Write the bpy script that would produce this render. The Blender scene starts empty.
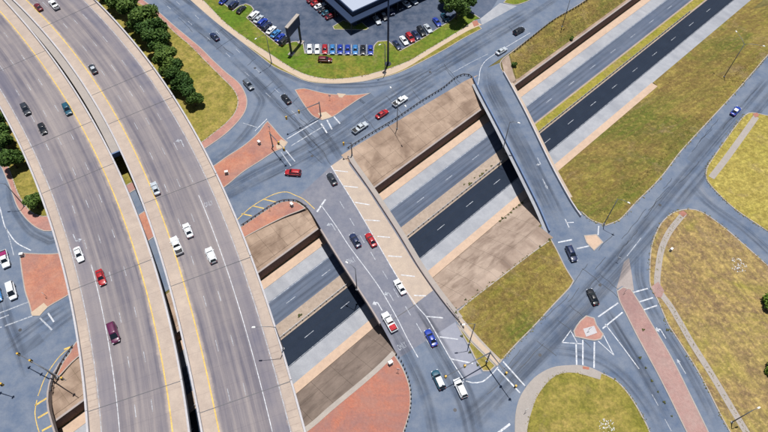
import bpy, bmesh, math, random
import numpy as np
from mathutils import Vector, Matrix
from mathutils.geometry import tessellate_polygon
random.seed(7)
SC = bpy.context.scene
COL = SC.collection
# ------------------------------------------------------------------ camera, sky, sun, exposure
FPX, TILT, CAMH = 600.0, math.radians(34.1), 140.0
cam = bpy.data.cameras.new('camera')
cam.sensor_fit = 'HORIZONTAL'; cam.sensor_width = 36.0; cam.lens = 36.0 * FPX / 768.0
cam.clip_start = 1.0; cam.clip_end = 5000.0
camo = bpy.data.objects.new('camera', cam); COL.objects.link(camo)
camo.location = (0, 0, CAMH); camo.rotation_euler = (TILT, 0, 0)
SC.camera = camo
SUNV = Vector((0.045, 0.15, 1.0)).normalized()
SUN_EL = math.asin(SUNV.z); SUN_AZ = math.atan2(SUNV.x, SUNV.y)
world = bpy.data.worlds.new('World'); SC.world = world; world.use_nodes = True
wn = world.node_tree.nodes; wl = world.node_tree.links
sky = wn.new('ShaderNodeTexSky'); sky.sky_type = 'NISHITA'; sky.sun_disc = False
sky.sun_elevation = SUN_EL; sky.sun_rotation = SUN_AZ; sky.altitude = 200
bg = wn['Background']; wl.new(sky.outputs[0], bg.inputs[0]); bg.inputs[1].default_value = 0.05
sun = bpy.data.lights.new('sun', 'SUN'); sun.energy = 4.8; sun.angle = math.radians(0.5); sun.color = (1.0, 0.97, 0.93)
suno = bpy.data.objects.new('sun', sun); COL.objects.link(suno)
suno.rotation_euler = SUNV.to_track_quat('Z', 'Y').to_euler(); suno.location = (0, 100, 200)
SC.view_settings.view_transform = 'Standard'; SC.view_settings.look = 'None'
SC.view_settings.exposure = 0.2; SC.view_settings.gamma = 1.0; SC.view_settings.use_curve_mapping = False
SC.render.engine = 'CYCLES'; SC.cycles.transparent_max_bounces = 48

# ------------------------------------------------------------------ photo pixel -> place
def P(px, py, z=0.0):
    u = (px - 384) / FPX; v = (216 - py) / FPX
    s = (CAMH - z) / (math.cos(TILT) - v * math.sin(TILT))
    return Vector((s * u, s * (math.sin(TILT) + v * math.cos(TILT)), z))
AX = Vector((-28.02, 63.84)); DS = Vector((0.73585, 0.67715)); DN = Vector((0.67715, -0.73585))
def W(s, n, z=0.0):                       # along / across the sunken freeway -> world
    p = AX + DS * s + DN * n
    return Vector((p.x, p.y, z))
def SN(p):
    q = Vector((p[0], p[1])) - AX
    return q.dot(DS), q.dot(DN)
ZF = -6.0; ZV = 8.0
def n_low(s):
    if s < 82: return 28.3
    if s < 90: return 28.3 + (s - 82) / 8 * 10.7
    return 39.0 - (s - 90) * 0.055
def T(x, y):                              # height of the natural ground
    s, n = SN((x, y))
    if n <= -24.5: return 0.0
    if n < -14.4: return -2.2 * (n + 24.5) / 10.1
    if n <= 17.3: return ZF
    m = n_low(s)
    if n < m: return ZF * (m - n) / (m - 17.3)
    return 0.0
def PT(px, py, off=0.0):
    z = 0.0
    for _ in range(40):
        p = P(px, py, z); z += 0.6 * (T(p.x, p.y) + off - z)
    return P(px, py, z)

# ------------------------------------------------------------------ material helpers
LIT = 1.55
def C(r, g, b, k=1.0):                    # colour as seen in sun -> base colour
    f = lambda c: ((c / 255 + 0.055) / 1.055) ** 2.4 if c > 10 else c / 255 / 12.92
    return (min(.9, f(r) / LIT * k), min(.9, f(g) / LIT * k), min(.9, f(b) / LIT * k), 1)
class N:
    def __init__(s, name):
        s.m = bpy.data.materials.new(name); s.m.use_nodes = True
        s.t = s.m.node_tree; s.b = s.t.nodes['Principled BSDF']
        s.b.inputs['Specular IOR Level'].default_value = 0.25
    def n(s, ty, **k):
        x = s.t.nodes.new(ty)
        for a, v in k.items(): setattr(x, a, v)
        return x
    def l(s, a, b): s.t.links.new(a, b)
    def pos(s, scale=(1, 1, 1), rot=0.0):
        g = s.n('ShaderNodeNewGeometry'); mp = s.n('ShaderNodeMapping')
        mp.inputs['Scale'].default_value = scale; mp.inputs['Rotation'].default_value = (0, 0, rot)
        if rot:                            # rotate first, then stretch
            mp.inputs['Scale'].default_value = (1, 1, 1); m2 = s.n('ShaderNodeMapping')
            m2.inputs['Scale'].default_value = scale
            s.l(g.outputs['Position'], mp.inputs[0]); s.l(mp.outputs[0], m2.inputs[0]); return m2.outputs[0]
        s.l(g.outputs['Position'], mp.inputs[0]); return mp.outputs[0]
    def uv(s, scale=(1, 1, 1)):
        g = s.n('ShaderNodeUVMap'); mp = s.n('ShaderNodeMapping'); mp.inputs['Scale'].default_value = scale
        s.l(g.outputs[0], mp.inputs[0]); return mp.outputs[0]
    def noise(s, vec, scale, detail=6, rough=0.6, lo=0.35, hi=0.65, dist=0.0):
        x = s.n('ShaderNodeTexNoise'); x.inputs['Scale'].default_value = scale
        x.inputs['Detail'].default_value = detail; x.inputs['Roughness'].default_value = rough
        x.inputs['Distortion'].default_value = dist
        if vec is not None: s.l(vec, x.inputs['Vector'])
        return s.rng(x.outputs[0], lo, hi)
    def rng(s, v, lo, hi, a=0.0, b=1.0):
        r = s.n('ShaderNodeMapRange'); r.inputs[1].default_value = lo; r.inputs[2].default_value = hi
        r.inputs[3].default_value = a; r.inputs[4].default_value = b
        s.l(v, r.inputs[0]); return r.outputs[0]
    def mth(s, op, a, b=None):
        x = s.n('ShaderNodeMath', operation=op)
        for i, v in enumerate((a, b)):
            if v is None: continue
            if isinstance(v, (int, float)): x.inputs[i].default_value = v
            else: s.l(v, x.inputs[i])
        return x.outputs[0]
    def mix(s, f, a, b, mode='MIX'):
        x = s.n('ShaderNodeMix', data_type='RGBA', blend_type=mode)
        for i, v in ((0, f), (6, a), (7, b)):
            if isinstance(v, (tuple, float, int)): x.inputs[i].default_value = v
            else: s.l(v, x.inputs[i])
        return x.outputs[2]
    def done(s, col, rough=0.9, bump=None, dist=0.02, strength=0.5):
        if isinstance(col, tuple): s.b.inputs['Base Color'].default_value = col
        else: s.l(col, s.b.inputs['Base Color'])
        s.b.inputs['Roughness'].default_value = rough
        if bump is not None:
            bp = s.n('ShaderNodeBump'); bp.inputs['Distance'].default_value = dist; bp.inputs['Strength'].default_value = strength
            s.l(bump, bp.inputs['Height']); s.l(bp.outputs[0], s.b.inputs['Normal'])
        return s.m
FANG = -math.atan2(DS.y, DS.x)            # turns world so that x runs along the freeway

def asphalt(name, c1, c2, c3, stretch=None):
    a = N(name); p = a.pos()
    big = a.noise(p, 0.035, 5, 0.6); mid = a.noise(p, 0.3, 6, 0.65); fin = a.noise(p, 2.6, 4, 0.7, 0.3, 0.7)
    col = a.mix(big, c1, c2); col = a.mix(a.mth('MULTIPLY', mid, 0.55), col, c3)
    col = a.mix(a.mth('MULTIPLY', fin, 0.3), col, a.mix(0.5, col, (0.02, 0.03, 0.05, 1)))
    if stretch is not None:
        st = a.noise(a.pos((0.02, 0.9, 1), stretch), 1.0, 4, 0.6, 0.4, 0.7)
        col = a.mix(a.mth('MULTIPLY', st, 0.5), col, a.mix(0.55, col, (0.015, 0.025, 0.05, 1)))
    return a.done(col, 0.85, fin, 0.01, 0.3)
def concrete(name, c1, c2, stain, sc=1.0, stain_amt=0.6, streak=None, joints=None):
    a = N(name); p = a.pos()
    big = a.noise(p, 0.07 * sc, 6, 0.65); mid = a.noise(p, 0.5 * sc, 6, 0.7, 0.4, 0.75); fin = a.noise(p, 4, 4, 0.7, 0.3, 0.7)
    col = a.mix(big, c1, c2); col = a.mix(a.mth('MULTIPLY', mid, stain_amt), col, stain)
    if streak is not None:
        st = a.noise(a.pos((0.16, 0.03, 1), streak), 1.0, 4, 0.55, 0.45, 0.7, 0.6)
        col = a.mix(a.mth('MULTIPLY', st, 0.7), col, stain)
    col = a.mix(a.mth('MULTIPLY', fin, 0.16), col, (0.08, 0.07, 0.06, 1))
    return a.done(col, 0.9, fin, 0.01, 0.3)
def grass(name, c1, c2, c3, stripes=None, green=None):
    a = N(name); p = a.pos()
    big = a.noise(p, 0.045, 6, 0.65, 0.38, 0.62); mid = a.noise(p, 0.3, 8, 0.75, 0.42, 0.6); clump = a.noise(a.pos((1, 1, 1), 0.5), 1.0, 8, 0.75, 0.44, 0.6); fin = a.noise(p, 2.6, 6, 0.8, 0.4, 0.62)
    straw = tuple(min(.8, x * 1.35 + .01) for x in c1[:3]) + (1,)
    col = a.mix(big, c1, c2); col = a.mix(a.mth('MULTIPLY', mid, 0.75), col, c3)
    if green is not None: col = a.mix(a.mth('MULTIPLY', a.noise(p, 0.022, 5, 0.65, 0.48, 0.62, 2.0), 0.85), col, green)
    if stripes is not None:
        st = a.noise(a.pos((0.03, 0.75, 1), stripes), 1.0, 3, 0.5, 0.42, 0.58)
        col = a.mix(a.mth('MULTIPLY', st, 0.6), col, a.mix(0.75, col, c3))
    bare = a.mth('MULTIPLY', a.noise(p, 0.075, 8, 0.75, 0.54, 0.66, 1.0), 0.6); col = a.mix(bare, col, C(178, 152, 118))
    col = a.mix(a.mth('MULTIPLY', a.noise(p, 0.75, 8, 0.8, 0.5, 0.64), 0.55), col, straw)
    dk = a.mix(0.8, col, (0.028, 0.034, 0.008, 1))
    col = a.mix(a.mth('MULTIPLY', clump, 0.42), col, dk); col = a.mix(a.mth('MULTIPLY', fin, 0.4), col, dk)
    return a.done(col, 0.95, clump, 0.08, 0.5)
def brickpave(name, c1, c2, c3):
    a = N(name); p = a.pos()
    bt = a.n('ShaderNodeTexBrick'); bt.inputs['Scale'].default_value = 1.0
    bt.inputs['Brick Width'].default_value = 0.4; bt.inputs['Row Height'].default_value = 0.2; bt.inputs['Mortar Size'].default_value = 0.018
    bt.inputs['Color1'].default_value = c1; bt.inputs['Color2'].default_value = c2; bt.inputs['Mortar'].default_value = (0.2, 0.15, 0.13, 1)
    a.l(a.pos((1, 1, 1), 0.6), bt.inputs['Vector'])
    big = a.noise(p, 0.16, 6, 0.75, 0.4, 0.62); fin = a.noise(p, 1.4, 5, 0.7, 0.35, 0.7)
    col = a.mix(a.mth('MULTIPLY', big, 0.6), bt.outputs[0], c3)
    col = a.mix(a.mth('MULTIPLY', a.noise(p, 0.06, 6, 0.7, 0.42, 0.62, 1.5), 0.55), col, (0.22, 0.13, 0.13, 1))
    col = a.mix(a.mth('MULTIPLY', fin, 0.4), col, a.mix(0.5, col, (0.05, 0.03, 0.03, 1)))
    return a.done(col, 0.9, bt.outputs['Fac'], -0.01, 0.4)
def plain(name, col, rough=0.6, metal=0.0, var=0.12, spec=0.3):
    a = N(name); a.b.inputs['Metallic'].default_value = metal; a.b.inputs['Specular IOR Level'].default_value = spec
    f = a.noise(a.pos(), 3.0, 4, 0.6)
    c = a.mix(a.mth('MULTIPLY', f, var), col, tuple(x * 0.45 for x in col[:3]) + (1,))
    return a.done(c, rough)
def paint(name, col, wear=0.5):
    a = N(name); f = a.noise(a.pos(), 1.3, 8, 0.8, 0.4, 0.66)
    t = a.n('ShaderNodeBsdfTransparent'); mx = a.n('ShaderNodeMixShader'); out = a.t.nodes['Material Output']
    a.done(a.mix(a.mth('MULTIPLY', a.noise(a.pos(), 0.7, 4, .6), 0.3), col, tuple(c * .6 for c in col[:3]) + (1,)), 0.7)
    a.l(a.mth('MULTIPLY', f, wear), mx.inputs[0]); a.l(a.b.outputs[0], mx.inputs[1]); a.l(t.outputs[0], mx.inputs[2]); a.l(mx.outputs[0], out.inputs[0])
    return a.m
def wearmat(name, col, amt=0.55, thr=(0.35, 0.75), st=(0.02, 1.6)):   # rubber / dirt film, broken up, fading to its edges
    a = N(name); u = a.n('ShaderNodeUVMap'); sp = a.n('ShaderNodeSeparateXYZ'); a.l(u.outputs[0], sp.inputs[0])
    e = a.mth('SUBTRACT', 1.0, a.mth('ABSOLUTE', sp.outputs[1]))
    e = a.rng(e, 0.0, 0.8)
    nz = a.noise(a.uv((st[0], st[1], 1)), 1.0, 6, 0.65, *thr); nz = a.mth('MULTIPLY', nz, a.noise(a.pos(), 0.09, 4, 0.6, 0.25, 0.6))
    fa = a.n('ShaderNodeAttribute'); fa.attribute_name = 'fade'
    f = a.mth('MULTIPLY', a.mth('MULTIPLY', a.mth('MULTIPLY', e, nz), amt), fa.outputs['Fac'])
    t = a.n('ShaderNodeBsdfTransparent'); mx = a.n('ShaderNodeMixShader'); out = a.t.nodes['Material Output']
    a.done(col, 0.8); a.l(f, mx.inputs[0]); a.l(t.outputs[0], mx.inputs[1]); a.l(a.b.outputs[0], mx.inputs[2]); a.l(mx.outputs[0], out.inputs[0])
    return a.m

M = {}
M['street'] = asphalt('street_asphalt', C(124, 138, 160), C(101, 119, 147), C(154, 161, 173))
M['fw_old'] = asphalt('old_freeway_asphalt', C(106, 120, 144), C(114, 126, 146), C(128, 136, 154), FANG)
M['fw_new'] = asphalt('new_freeway_asphalt', C(34, 47, 66), C(27, 40, 59), C(44, 57, 76), FANG)
M['lot'] = asphalt('parking_lot_asphalt', C(92, 106, 130), C(34, 58, 86), C(130, 136, 152))
M['conc'] = concrete('pale_concrete', C(198, 200, 206), C(186, 190, 198), C(160, 164, 174), 1.0, 0.6, FANG)
M['tan'] = concrete('tan_concrete', C(236, 206, 180), C(226, 196, 172), C(188, 164, 146), 1.4, 0.5)
M['walk'] = concrete('sidewalk_concrete', C(228, 205, 178), C(220, 198, 176), C(200, 178, 156), 2, 0.4)
M['walkgrey'] = concrete('grey_sidewalk_concrete', C(196, 186, 178), C(186, 178, 172), C(168, 160, 154), 2, 0.4)
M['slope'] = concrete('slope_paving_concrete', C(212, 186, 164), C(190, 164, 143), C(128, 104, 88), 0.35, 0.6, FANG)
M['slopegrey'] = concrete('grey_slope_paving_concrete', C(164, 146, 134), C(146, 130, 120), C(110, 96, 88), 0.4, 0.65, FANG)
M['slopepale'] = concrete('pale_slope_paving_concrete', C(214, 192, 174), C(194, 172, 156), C(136, 114, 100), 0.35, 0.65, FANG)
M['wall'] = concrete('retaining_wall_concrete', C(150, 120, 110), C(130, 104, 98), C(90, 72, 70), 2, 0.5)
M['barrier'] = concrete('barrier_concrete', C(226, 224, 228), C(214, 210, 214), C(182, 176, 174), 3, 0.4)
M['barrier_tan'] = concrete('tan_barrier_concrete', C(196, 184, 180), C(186, 174, 170), C(156, 146, 142), 3, 0.4)
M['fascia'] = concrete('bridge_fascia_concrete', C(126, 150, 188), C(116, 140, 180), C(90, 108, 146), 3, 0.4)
M['median'] = concrete('median_concrete', C(206, 186, 168), C(190, 172, 158), C(150, 134, 118), 2, 0.6)
M['soffit'] = plain('girder_concrete', (0.28, 0.27, 0.26, 1), 0.9)
M['brick'] = brickpave('red_brick_pavers', C(226, 146, 116), C(208, 128, 100), C(222, 168, 142))
M['brickdark'] = brickpave('weathered_brick_pavers', C(226, 136, 106), C(206, 120, 94), C(186, 142, 128))
M['pink'] = brickpave('pink_brick_pavers', C(224, 160, 144), C(212, 148, 134), C(214, 168, 152))
M['pinkmed'] = brickpave('rose_brick_pavers', C(212, 168, 160), C(200, 154, 148), C(196, 172, 164))
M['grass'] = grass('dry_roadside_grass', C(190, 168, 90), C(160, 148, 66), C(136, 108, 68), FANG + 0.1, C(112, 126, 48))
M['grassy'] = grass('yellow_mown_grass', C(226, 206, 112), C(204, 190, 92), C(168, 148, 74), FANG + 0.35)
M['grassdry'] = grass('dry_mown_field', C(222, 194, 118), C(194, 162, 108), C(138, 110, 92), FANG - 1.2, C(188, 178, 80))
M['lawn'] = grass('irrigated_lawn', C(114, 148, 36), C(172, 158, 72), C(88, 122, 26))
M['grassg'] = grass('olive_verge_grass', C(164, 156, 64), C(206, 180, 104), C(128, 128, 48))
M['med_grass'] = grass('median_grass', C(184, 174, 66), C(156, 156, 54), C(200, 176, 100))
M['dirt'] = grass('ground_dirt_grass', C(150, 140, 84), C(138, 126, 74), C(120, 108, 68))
M['kerb'] = concrete('kerb_concrete', C(206, 196, 186), C(192, 182, 174), C(168, 158, 150), 3, 0.4)
M['white'] = paint('white_road_paint', (0.66, 0.68, 0.72, 1), 0.75)
M['whiteworn'] = paint('worn_white_road_paint', (0.5, 0.53, 0.58, 1), 1.0)
M['yellow'] = paint('yellow_road_paint', (0.72, 0.50, 0.13, 1), 0.6)
M['rubber'] = wearmat('tyre_rubber_film', (0.035, 0.045, 0.07, 1), 0.5)
M['dust'] = wearmat('pale_dust_film', (0.36, 0.37, 0.40, 1), 0.6)
M['galv'] = plain('galvanised_steel', (0.30, 0.31, 0.33, 1), 0.5, 0.3)
M['lamp'] = plain('weathered_lamp_steel', (0.16, 0.17, 0.19, 1), 0.5, 0.3)
M['dsteel'] = plain('dark_steel', (0.035, 0.04, 0.05, 1), 0.5, 0.2)
M['rail'] = plain('dark_rail_steel', (0.09, 0.09, 0.10, 1), 0.6, 0.2)
M['sigyel'] = plain('signal_yellow_housing', (0.55, 0.34, 0.04, 1), 0.5)
M['lens'] = plain('pale_lamp_lens', (0.75, 0.75, 0.73, 1), 0.3)

# ------------------------------------------------------------------ object helpers
def tag(o, label=None, cat=None, group=None, kind=None):
    if label: o['label'] = label
    if cat: o['category'] = cat
    if group: o['group'] = group
    if kind: o['kind'] = kind
    return o
def empty(name, loc=(0, 0, 0), rz=0.0, parent=None):
    o = bpy.data.objects.new(name, None); COL.objects.link(o); o.location = loc; o.rotation_euler = (0, 0, rz)
    o.empty_display_size = 0.2
    if parent: o.parent = parent
    return o
def mesh_obj(name, verts, faces, mat, parent=None, uvs=None, smooth=False):
    me = bpy.data.meshes.new(name); me.from_pydata([tuple(v) for v in verts], [], faces); me.update()
    if uvs is not None:
        ul = me.uv_layers.new(name='UVMap')
        for lp in me.loops: ul.data[lp.index].uv = uvs[lp.vertex_index]
    if mat is not None: me.materials.append(mat)
    if smooth:
        for p in me.polygons: p.use_smooth = True
    o = bpy.data.objects.new(name, me); COL.objects.link(o)
    if parent: o.parent = parent
    return o
def catmull(pts, closed=False, step=1.2, sharp=48):
    pts = [Vector((p[0], p[1])) for p in pts]; n = len(pts)
    def corner(i):
        if not closed and (i == 0 or i == n - 1): return True
        a = pts[i] - pts[i - 1]; b = pts[(i + 1) % n] - pts[i]
        if a.length < 1e-6 or b.length < 1e-6: return True
        return math.degrees(a.angle(b)) > sharp
    cs = [corner(i) for i in range(n)]; out = []
    for i in range(n if closed else n - 1):
        p1, p2 = pts[i], pts[(i + 1) % n]
        p0 = p1 * 2 - p2 if cs[i] else pts[i - 1]
        p3 = p2 * 2 - p1 if cs[(i + 1) % n] else pts[(i + 2) % n]
        k = max(1, min(14, int((p2 - p1).length / step)))
        if cs[i] and cs[(i + 1) % n]: k = 1
        m1 = (p2 - p0) * 0.5; m2 = (p3 - p1) * 0.5; L = (p2 - p1).length
        if m1.length > L: m1 *= L / m1.length
        if m2.length > L: m2 *= L / m2.length
        for j in range(k):
            t = j / k; t2 = t * t; t3 = t2 * t
            out.append(p1 * (2 * t3 - 3 * t2 + 1) + m1 * (t3 - 2 * t2 + t) + p2 * (-2 * t3 + 3 * t2) + m2 * (t3 - t2))
    if not closed: out.append(pts[-1])
    return out
def px(pts, z=0.0): return [P(a, b, z).to_2d() for a, b in pts]
def ccw(pts):
    a = sum(p.x * q.y - q.x * p.y for p, q in zip(pts, pts[1:] + pts[:1]))
    return pts if a > 0 else pts[::-1]
def offs(pts, d, closed=False):            # shift a polyline to its left by d
    n = len(pts); out = []
    for i in range(n):
        a = pts[i - 1] if (i > 0 or closed) else None; b = pts[(i + 1) % n] if (i < n - 1 or closed) else None
        t1 = (pts[i] - a).normalized() if a is not None and (pts[i] - a).length > 1e-9 else None
        t2 = (b - pts[i]).normalized() if b is not None and (b - pts[i]).length > 1e-9 else None
        t1 = t1 or t2; t2 = t2 or t1
        n1 = Vector((-t1.y, t1.x)); n2 = Vector((-t2.y, t2.x)); m = n1 + n2
        if m.length < 0.2: m = n1.copy()
        m.normalize(); c = max(0.5, m.dot(n1))
        out.append(pts[i] + m * (d / c))
    return out
def sheet(name, pts, z, mat, parent=None, depth=0.0):      # flat polygon (optionally a slab of that depth)
    pts = ccw(list(pts)); v = [Vector((p.x, p.y, z)) for p in pts]; n = len(v)
    tri = [list(t) for t in tessellate_polygon([v])]
    f = []
    for t in tri:
        a, b, c = (v[i] for i in t)
        f.append(t if (b - a).cross(c - a).z > 0 else t[::-1])
    if depth:
        v = v + [Vector((p.x, p.y, z - depth)) for p in pts]
        f = f + [[i + n for i in t[::-1]] for t in f] + [[i, i + n, (i + 1) % n + n, (i + 1) % n] for i in range(n)]
        f = [list(q) for q in f]
        for k in range(len(f) - n, len(f)): f[k] = f[k][::-1] if False else f[k]
    o = mesh_obj(name, v, f, mat, parent)
    return o
def ribbon(name, pts, l, r, z, mat, parent=None, closed=False, depth=0.0, uvn=False, zf=None):
    A = offs(pts, l, closed); B = offs(pts, r, closed); n = len(pts)
    zz = (lambda p: z) if zf is None else (lambda p: zf(p.x, p.y) + z)
    v = [Vector((p.x, p.y, zz(p))) for p in A] + [Vector((p.x, p.y, zz(p))) for p in B]
    ac = [0.0]
    for i in range(1, n): ac.append(ac[-1] + (pts[i] - pts[i - 1]).length)
    u0 = random.uniform(0, 400)
    uv = [(u0 + t, 1.0) for t in ac] + [(u0 + t, -1.0) for t in ac] if uvn else None
    f = []; m = n if closed else n - 1
    for i in range(m):
        j = (i + 1) % n; f.append([i, n + i, n + j, j])
    if depth:
        k = 2 * n; v = v + [Vector((q.x, q.y, q.z - depth)) for q in v]
        f2 = [[a + k for a in q[::-1]] for q in f]; s = []
        for i in range(m):
            j = (i + 1) % n; s.append([i, j, j + k, i + k]); s.append([n + j, n + i, n + i + k, n + j + k])
        if not closed: s += [[n, 0, k, n + k], [n - 1, 2 * n - 1, 2 * n - 1 + k, n - 1 + k]]
        f = f + f2 + s
    o = mesh_obj(name, v, f, mat, parent, uv)
    if uvn:                                # film thins out towards both ends
        at_ = o.data.attributes.new('fade', 'FLOAT', 'POINT')
        for i in range(2 * n): at_.data[i].value = min(1.0, min(ac[i % n], ac[-1] - ac[i % n]) / 7.0)
    return o
def drape(name, pts, off, mat, parent=None, step=4.0, thick=0.0, snap=True):
    bm = bmesh.new()
    pts = ccw(list(pts))
    vs = [bm.verts.new((p.x, p.y, 0)) for p in pts]
    tri = tessellate_polygon([[v.co.copy() for v in vs]])
    for t in tri:
        try: bm.faces.new([vs[i] for i in t])
        except ValueError: pass
    bmesh.ops.recalc_face_normals(bm, faces=bm.faces)
    if bm.faces and sum(f.normal.z for f in bm.faces) < 0: bmesh.ops.reverse_faces(bm, faces=bm.faces)
    ss = [SN(v.co)[0] for v in vs]; nn = [SN(v.co)[1] for v in vs]
    cuts = [(W(0, c), DN) for c in (-24.5, -14.4, 17.3, 28.3) if min(nn) < c < max(nn)]
    a = math.floor(min(ss) / step) * step
    while a < max(ss): cuts.append((W(a, 0), DS)); a += step
    a = math.floor(min(nn) / step) * step
    while a < max(nn): cuts.append((W(0, a), DN)); a += step
    for co, no in cuts:
        bmesh.ops.bisect_plane(bm, geom=bm.verts[:] + bm.edges[:] + bm.faces[:], plane_co=co, plane_no=(no.x, no.y, 0))
    for v in bm.verts: v.co.z = T(v.co.x, v.co.y) + off
    if thick:
        r = bmesh.ops.extrude_face_region(bm, geom=bm.faces[:])
        for v in [g for g in r['geom'] if isinstance(g, bmesh.types.BMVert)]: v.co.z += thick
    me = bpy.data.meshes.new(name); bm.to_mesh(me); bm.free(); me.materials.append(mat)
    o = bpy.data.objects.new(name, me); COL.objects.link(o)
    if parent: o.parent = parent
    return o
def island(name, pxpts, mat, label=None, cat=None, ztop=0.12, kerb=True, struct=True, smooth=True, kw=0.28):
    pts = px(pxpts); pts = catmull(pts, True) if smooth else pts
    pts = ccw(pts)
    o = sheet(name, pts, ztop, mat)
    if kerb:
        k = ribbon('kerb', pts, kw, 0.0, ztop + 0.03, M['kerb'], o, True, depth=ztop + 0.1)
    if struct: tag(o, label, None, None, 'structure')
    else: tag(o, label, cat)
    return o
def box(v0, v1):
    (a, b, c), (d, e, f) = v0, v1
    return ([(a, b, c), (d, b, c), (d, e, c), (a, e, c), (a, b, f), (d, b, f), (d, e, f), (a, e, f)],
            [[3, 2, 1, 0], [4, 5, 6, 7], [0, 1, 5, 4], [1, 2, 6, 5], [2, 3, 7, 6], [3, 0, 4, 7]])
class MB:
    def __init__(s): s.v = []; s.f = []
    def add(s, v, f): k = len(s.v); s.v += [Vector(x) for x in v]; s.f += [[i + k for i in q] for q in f]; return s
    def box(s, a, b): return s.add(*box(a, b))
    def tube(s, pts, rad, seg=8, caps=True):
        pts = [Vector(p) for p in pts]; rad = rad if isinstance(rad, (list, tuple)) else [rad] * len(pts); k = len(s.v)
        up = None
        for i, p in enumerate(pts):
            t = (pts[min(i + 1, len(pts) - 1)] - pts[max(i - 1, 0)]).normalized()
            if up is None: up = Vector((1, 0, 0)) if abs(t.z) > 0.9 else Vector((0, 0, 1))
            a = t.cross(up).normalized(); b = t.cross(a).normalized(); up = a.cross(t)
            for j in range(seg):
                an = 2 * math.pi * j / seg; s.v.append(p + (a * math.cos(an) + b * math.sin(an)) * rad[i])
        for i in range(len(pts) - 1):
            for j in range(seg):
                q = (j + 1) % seg; s.f.append([k + i * seg + j, k + (i + 1) * seg + j, k + (i + 1) * seg + q, k + i * seg + q])
        if caps:
            s.f.append([k + j for j in range(seg)]); e = k + (len(pts) - 1) * seg; s.f.append([e + j for j in reversed(range(seg))])
        return s
    def build(s, name, mat, parent=None, smooth=False): return mesh_obj(name, s.v, s.f, mat, parent, None, smooth)
def copy_tree(o, parent=None):
    c = o.copy(); COL.objects.link(c); c.parent = parent
    for ch in list(o.children): copy_tree(ch, c)
    return c
# ================================================================== LARGE STRUCTURE
# ---- ground sheet with the freeway cut
def build_ground():
    ss = [-900, -300, -120, -60, 0, 40, 82, 86, 90, 120, 160, 200, 300, 900]
    rows = [-900, -200, -60, -24.5, -14.4, -14.0, 17.3, None, 70, 200, 900]
    v = []; f = []
    for s in ss:
        for n in rows:
            nn = n_low(s) if n is None else n
            p = W(s, nn); z = T(p.x, p.y)
            if n == -14.4: z = -2.2
            if n == -14.0: z = ZF
            v.append((p.x, p.y, z - 0.12))
    R = len(rows)
    for i in range(len(ss) - 1):
        for j in range(R - 1):
            f.append([i * R + j, i * R + j + 1, (i + 1) * R + j + 1, (i + 1) * R + j])
    return tag(mesh_obj('ground', v, f, M['dirt']), kind='structure')
build_ground()
S0, S1 = -260, 420
def strip(name, n0, n1, z, mat, depth=0.0, s0=S0, s1=S1, kind='structure'):
    pts = [W(s0 + (s1 - s0) * i / 40, 0).to_2d() for i in range(41)]
    o = ribbon(name, pts, -n0, -n1, z, mat, depth=depth)
    return tag(o, kind=kind) if kind else o
strip('freeway_shoulder', -14.05, -7.0, ZF + 0.004, M['conc'])
strip('freeway_gutter_walk', -13.9, -11.1, ZF + 0.10, M['tan'], 0.15)
fwo = strip('freeway_old_asphalt', -7.2, -0.3, ZF + 0.010, M['fw_old'])
fwn = strip('freeway_new_asphalt', 3.6, 10.8, ZF + 0.010, M['fw_new'])
strip('freeway_shoulder', 10.6, 15.2, ZF + 0.004, M['conc'])
strip('freeway_gutter_walk', 15.0, 17.35, ZF + 0.14, M['tan'], 0.2, S0, 150)
fmed = strip('freeway_median', -0.45, 3.75, ZF + 0.14, M['median'], 0.25)
for a, b in ((102, S1),):
    g = strip('median_grass', 0.15, 3.1, ZF + 0.18, M['med_grass'], 0.1, a, b, None); g.parent = fmed
def sline(parent, n, s0, s1, w, z, mat, name='lane_line'):
    pts = [W(s0 + (s1 - s0) * i / 8, n).to_2d() for i in range(9)]
    return ribbon(name, pts, w / 2, -w / 2, z, mat, parent)
sline(fwo, -7.0, S0, S1, 0.16, ZF + 0.014, M['whiteworn'], 'edge_line'); sline(fwn, 10.6, S0, S1, 0.12, ZF + 0.014, M['whiteworn'], 'edge_line')

for k in range(-8, 20):
    for par, n, ph, m in ((fwo, -3.7, 6.0, M['whiteworn']), (fwn, 7.3, 3.5, M['whiteworn'])):
        s = k * 12.2 + ph; sline(par, n, s, s + 3.0, 0.17, ZF + 0.015, m, 'lane_dash')
for par, lanes in ((fwo, (-5.4, -2.0)), (fwn, (5.6, 9.0))):
    for n in lanes:
        for d in (-0.85, 0.85):
            pts = [W(-80 + 7 * i, n + d).to_2d() for i in range(45)]
            ribbon('tyre_track', pts, 0.7, -0.7, ZF + 0.018, M['rubber'] if par is fwo else M['dust2'] if 'dust2' in M else M['rubber'], par, uvn=True)

# ---- retaining wall under the upper slope, cast in panels
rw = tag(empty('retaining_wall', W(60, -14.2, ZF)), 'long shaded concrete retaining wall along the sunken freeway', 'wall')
me_w = None
def wpart(name, s0, s1, n0, n1, z0, z1, mat, root):
    mb = MB(); c = [W(s0, n0, z0), W(s1, n0, z0), W(s1, n1, z0), W(s0, n1, z0)]; t = [Vector((p.x, p.y, z1)) for p in c]
    inv = root.matrix_basis.inverted()
    mb.add([inv @ p for p in c + t], [[0, 1, 2, 3][::-1], [4, 5, 6, 7], [0, 1, 5, 4], [1, 2, 6, 5], [2, 3, 7, 6], [3, 0, 4, 7]])
    o = mb.build(name, mat, root)
    bm = bmesh.new(); bm.from_mesh(o.data); bmesh.ops.recalc_face_normals(bm, faces=bm.faces); bm.to_mesh(o.data); bm.free()
    return o
s = -84.0
while s < 215:
    wpart('panel', s, s + 5.9, -14.42, -14.06 + random.uniform(-.01, .01), ZF - 0.2, -2.15, M['wall'], rw); s += 5.94
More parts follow.
